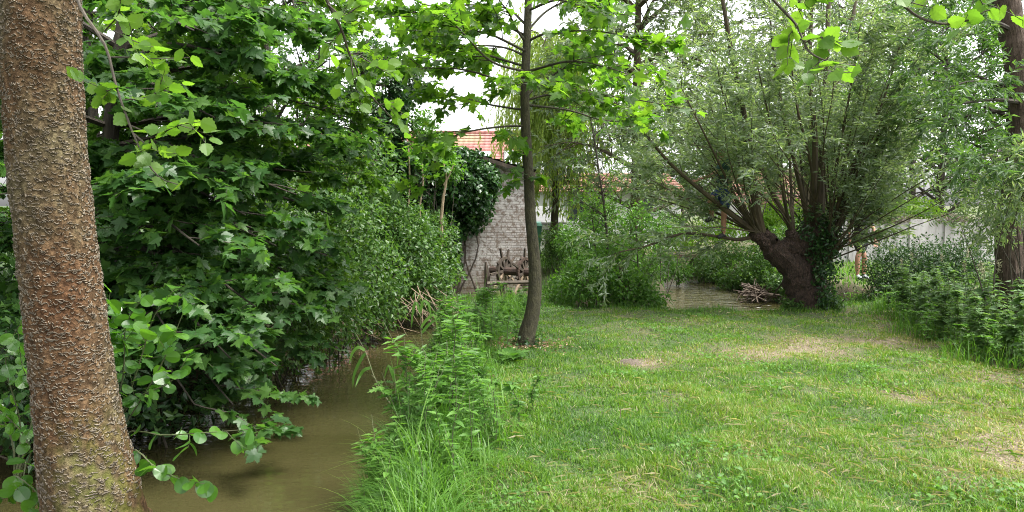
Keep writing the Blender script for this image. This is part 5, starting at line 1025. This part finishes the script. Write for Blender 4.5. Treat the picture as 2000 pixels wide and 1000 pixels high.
reed('tall reed with arched blade leaves where the stream bends', [(828, 760, 6.9), (826, 690, 6.9), (822, 640, 6.9), (822, 605, 6.9)], [[(822, 612, 6.9), (812, 590, 6.9), (806, 612, 6.9), (804, 640, 6.9)], [(822, 608, 6.9), (826, 588, 6.9), (838, 596, 6.9), (843, 630, 6.9)], [(822, 640, 6.9), (832, 626, 6.9), (848, 615, 6.9), (856, 650, 6.9)], [(824, 650, 6.9), (838, 634, 6.9), (860, 618, 6.9)], [(826, 690, 6.9), (800, 672, 6.9), (780, 690, 6.9), (775, 720, 6.9)]])
reed('shorter reed tuft below the tall reed on the bank', [(775, 820, 6.3), (772, 760, 6.3), (770, 720, 6.3)], [[(772, 760, 6.3), (785, 735, 6.3), (792, 715, 6.3)], [(771, 745, 6.3), (765, 725, 6.3), (758, 715, 6.3), (750, 740, 6.3)], [(772, 770, 6.3), (790, 745, 6.3), (800, 725, 6.3)], [(774, 790, 6.3), (755, 765, 6.3), (742, 780, 6.3)]])
# ivy and litter at the maple's foot
iv2 = thing('ivy_tuft', 'tuft of dark ivy at the foot of the young maple', 'ivy', yb); k = MB(); blob(k, IVY, yb + A(.02, -.05, .12), (.2, .17, .12), 260, (.03, .055), .9, .2, .7); k.build('leaves', M['ivy'], iv2)
n = 700; c = yb + A(0, 0, .09); X = c[0] + rng.normal(-.12, .3, n); Y = c[1] + rng.normal(0, .25, n); k = MB(); a = rng.uniform(0, 6.28, n)
place(k, OVAL_LO, np.stack([X, Y, height(X, Y) + .03 + .015 * rng.random(n)], -1), np.stack([np.cos(a), np.sin(a), rng.normal(0, .2, n)], -1), UP + rng.normal(0, .4, (n, 3)), rng.uniform(.02, .05, n))
tag(k.build('leaf_litter', M['deadleaf']), 'brown leaf litter around the foot of the young maple', 'leaf litter', kind='stuff')
# twigs and bare earth on the lawn
for i, (x, y, dx, dy, lab) in enumerate([(1245, 875, 30, 2, 'dry stick lying flat across the middle of the lawn'), (1915, 905, 14, -24, 'thin dead stalk sticking up at the right of the lawn'), (1210, 845, 2, -40, 'pale straw stalk lying on the lawn left of centre')]):
    Yq = EYE * F / (y - 400); p = at(x, y, Yq); t = thing('fallen_twig', lab, 'twig', p); k = MB(); tubes(k, spline([p + A(0, 0, .03), at(x + dx * .5, y + dy * .5, Yq + .04) + A(0, 0, .03), at(x + dx, y + dy, Yq + .02) + A(0, 0, .03)], 7), np.linspace(.006, .002, 7), 5); k.build('stick', M['dead'], t)
lp = at(1235, 706, 7.45); t = thing('earth_mound', 'small flat mound of bare grey-brown earth in the middle of the lawn', 'mound', (lp[0], 7.45, 0)); k = MB(); nr_, na_ = 6, 18
VV = []; 
for i in range(nr_):
    f = i / (nr_ - 1)
    for j in range(na_): a = j / na_ * 6.283; VV.append((lp[0] + .15 * f * math.cos(a) * (1 + .15 * math.sin(3 * a)), 7.45 + .12 * f * math.sin(a), hz(lp[0], 7.45) + .03 * (1 - f * f) + rng.normal(0, .004) - .01 * (f == 1)))
ii = np.arange(nr_ * na_).reshape(nr_, na_); jj = np.roll(ii, -1, 1); k.add(VV, Q=np.stack([ii[:-1], ii[1:], jj[1:], jj[:-1]], -1)); k.build('earth', simple('bare_earth', (.07,.052,.038), (.13,.105,.08), 40, .95, .6), t, smooth=True)

# ------------------------------------------------------------------ people
def skin_body(name, joints, edges, mats, parent, sub=2, root=0):
    me = bpy.data.meshes.new(name); o = bpy.data.objects.new(name, me); S.collection.objects.link(o); o.parent = parent
    off = np.array(parent['_o']); me.from_pydata([tuple(np.array(j[0]) - off) for j in joints], edges, [])
    md = o.modifiers.new('skin', 'SKIN'); md.use_smooth_shade = True
    if not me.skin_vertices: 
        me.update()
    for v, j in zip(me.skin_vertices[0].data, joints): r_ = j[1] if isinstance(j[1], tuple) else (j[1], j[1]); v.radius = r_; v.use_root = False
    me.skin_vertices[0].data[root].use_root = True
    sb = o.modifiers.new('smooth', 'SUBSURF'); sb.levels = sub; sb.render_levels = sub
    me.materials.append(mats); return o
M['skin'] = simple('skin', (.34,.17,.11), (.40,.21,.14), 6, .55, 0)
M['blue'] = simple('dark_blue_cloth', (.02,.04,.11), (.03,.06,.16), 14, .9, .3)
M['teal_cloth'] = simple('dark_green_cloth', (.03,.07,.06), (.04,.09,.08), 14, .9, .3)
M['greycloth'] = simple('grey_cloth', (.012,.012,.015), (.022,.021,.024), 14, .9, .3)
M['shoe'] = simple('black_shoe', (.015,.015,.017), (.03,.03,.03), 14, .6, 0)
M['paleshoe'] = simple('pale_shoe', (.4,.42,.45), (.5,.52,.55), 14, .6, 0)
M['hair'] = simple('brown_hair', (.04,.025,.015), (.07,.045,.03), 30, .7, .3)
def person(label, base, h, legs, arms, shirt, shorts, shoe, face, lean=(0, 0)):
    """legs: two (knee, ankle, toe) ; arms: two (elbow, wrist) as offsets from base in units of height"""
    t = thing('person', label, 'person', base); B = A(*base); u = h
    hip = B + A(lean[0] * .3, lean[1] * .3, .50 * u); ch = hip + A(lean[0] * .5, lean[1] * .5, .24 * u); nk = hip + A(lean[0] * .7, lean[1] * .7, .335 * u); hd = hip + A(lean[0] * .75, lean[1] * .75, .42 * u)
    f = unit(A(*face)); rt_ = unit(np.cross(f, UP))
    J = [(hip, (.07*u, .055*u)), (hip + (ch - hip) * .5, (.062*u, .05*u)), (ch, (.078*u, .055*u)), (nk, .03*u), (hd - A(0,0,.02*u), (.044*u, .052*u)), (hd + A(0,0,.03*u), (.048*u, .056*u)), (hd + f * .048*u - A(0,0,.01*u), .010*u)]
    Eg = [(0, 1), (1, 2), (2, 3), (3, 4), (4, 5), (4, 6)]
    for s, (kn, an, toe) in zip((-1, 1), legs):
        i = len(J); J += [(hip + rt_ * s * .05*u - A(0,0,.03*u), .05*u), (B + A(*kn) * u, .032*u), (B + (A(*kn)*.45 + A(*an)*.55) * u, .03*u), (B + A(*an) * u, .019*u), (B + A(*toe) * u, .018*u)]
        Eg += [(0, i), (i, i+1), (i+1, i+2), (i+2, i+3), (i+3, i+4)]
    hands = []
    for s, (el, wr) in zip((-1, 1), arms):
        i = len(J); W_ = B + A(*wr) * u; d = unit(W_ - (B + A(*el) * u)); J += [(ch + rt_ * s * .10*u + A(0,0,.05*u), .03*u), (B + A(*el) * u, .022*u), (W_, .015*u), (W_ + d * .045*u, .02*u)]
        Eg += [(2, i), (i, i+1), (i+1, i+2), (i+2, i+3)]
        sd_ = unit(np.cross(d, f + A(.1, .05, .1)))
        for q, (o_, ln) in enumerate([(-.018, .040), (-.006, .046), (.006, .043), (.018, .034)]):
            b0 = W_ + d * .055*u + sd_ * o_*u; j = len(J); J += [(b0, .0058*u), (b0 + d * ln*.55*u + f * .006*u, .0052*u), (b0 + d * ln*.9*u + f * .02*u, .004*u)]; Eg += [(i+3, j), (j, j+1), (j+1, j+2)]
        j = len(J); b0 = W_ + d * .02*u - sd_ * .022*u; J += [(b0, .006*u), (b0 + d * .022*u - sd_ * .014*u, .005*u)]; Eg += [(i+3, j), (j, j+1)]
    skin_body('body', J, Eg, M['skin'], t, 2)
    # shirt, shorts, shoes, hair
    g_ = 1.34
    Jc = [(hip - A(0,0,.035*u), (.078*u*g_*.9, .063*u*g_*.9)), (hip + (ch - hip) * .5, (.07*u*g_*.93, .056*u*g_)), (ch, (.082*u*g_, .06*u*g_)), (ch + A(0,0,.055*u), (.06*u, .045*u))]; Ec = [(0, 1), (1, 2), (2, 3)]
    for s, (el, wr) in zip((-1, 1), arms):
        i = len(Jc); sh = ch + rt_ * s * .10*u + A(0,0,.05*u); Jc += [(sh, .043*u), (sh + (B + A(*el) * u - sh) * .75, .037*u)]; Ec += [(2, i), (i, i+1)]
    skin_body('shirt', Jc, Ec, shirt, t, 2)
    Js = [(hip + A(0,0,.05*u), (.074*u*g_*.92, .06*u*g_*.92)), (hip - A(0,0,.015*u), (.078*u, .066*u))]; Es = [(0, 1)]
    for s, (kn, an, toe) in zip((-1, 1), legs):
        i = len(Js); th = hip + rt_ * s * .052*u - A(0,0,.04*u); Js += [(th, .068*u), (th + (B + A(*kn) * u - th) * .8, .058*u)]; Es += [(1, i), (i, i+1)]
    skin_body('shorts', Js, Es, shorts, t, 2)
    for (kn, an, toe) in legs:
        a_, t_ = B + A(*an) * u, B + A(*toe) * u; hl = a_ - unit((t_ - a_) * A(1, 1, 0)) * .022*u; hl[2] = t_[2]
        skin_body('shoe', [(a_ + A(0,0,.006*u), .024*u), ((a_ * .3 + t_ * .7), .025*u), (t_ + (t_ - a_) * .1, .02*u), (hl, .02*u)], [(0, 1), (1, 2), (0, 3)], shoe, t, 2)
    skin_body('hair', [(hd + A(0,0,.052*u) - f * .008*u, (.05*u, .056*u)), (hd + A(0,0,.015*u) - f * .024*u, (.05*u, .046*u))], [(0, 1)], M['hair'], t, 2)
    for s in (-1, 1):
        for nm, c, r_, mt in (('eye', hd + f * .051*u + rt_ * s * .019*u + A(0,0,.006*u), .006*u, M['whiteframe']), ('ear', hd + rt_ * s * .05*u, .012*u, M['skin'])):
            k = MB(); tubes(k, [c - f * r_ * .9, c - f * r_ * .4, c + f * r_ * .4, c + f * r_ * .9], np.array([.3, .95, .95, .3]) * r_, 8); k.build(nm, mt, t, smooth=True)
    k = MB(); c = hd + f * .05*u - A(0,0,.032*u); tubes(k, [c - rt_ * .016*u, c, c + rt_ * .016*u], np.array([.002, .0045, .002]) * u, 6); k.build('mouth', simple('lips', (.3,.1,.08), (.34,.12,.1), 5, .5, 0), t)
    return t
b1 = at(1413, 466, 11.0)
person('child in dark blue shorts climbing on the low bough of the pollard willow', b1 + A(0, 0, .02), 1.42,
       [((-.01, -.03, .25), (0, .0, .03), (-.07, -.05, .0)), ((-.16, -.02, .40), (-.12, .02, .20), (-.19, .0, .17))], [((-.14, -.06, .66), (-.25, -.05, .62)), ((.10, -.02, .66), (.16, -.05, .55))], M['teal_cloth'], M['blue'], M['shoe'], (-1, -.2, 0), (-.03, 0))
b2 = at(1679, 549, 15.5); b2[2] = hz(b2[0], 15.5)
person('person in shorts and pale shoes standing in the garden behind the willow shoots', b2, 1.72,
       [((-.05, -.03, .27), (-.03, .0, .035), (-.03, -.085, .012)), ((.045, -.02, .27), (.05, .01, .035), (.07, -.07, .012))], [((-.15, 0, .63), (-.16, -.06, .48)), ((.15, 0, .63), (.14, -.06, .48))], M['greycloth'], M['greycloth'], M['paleshoe'], (-.1, -1, 0))
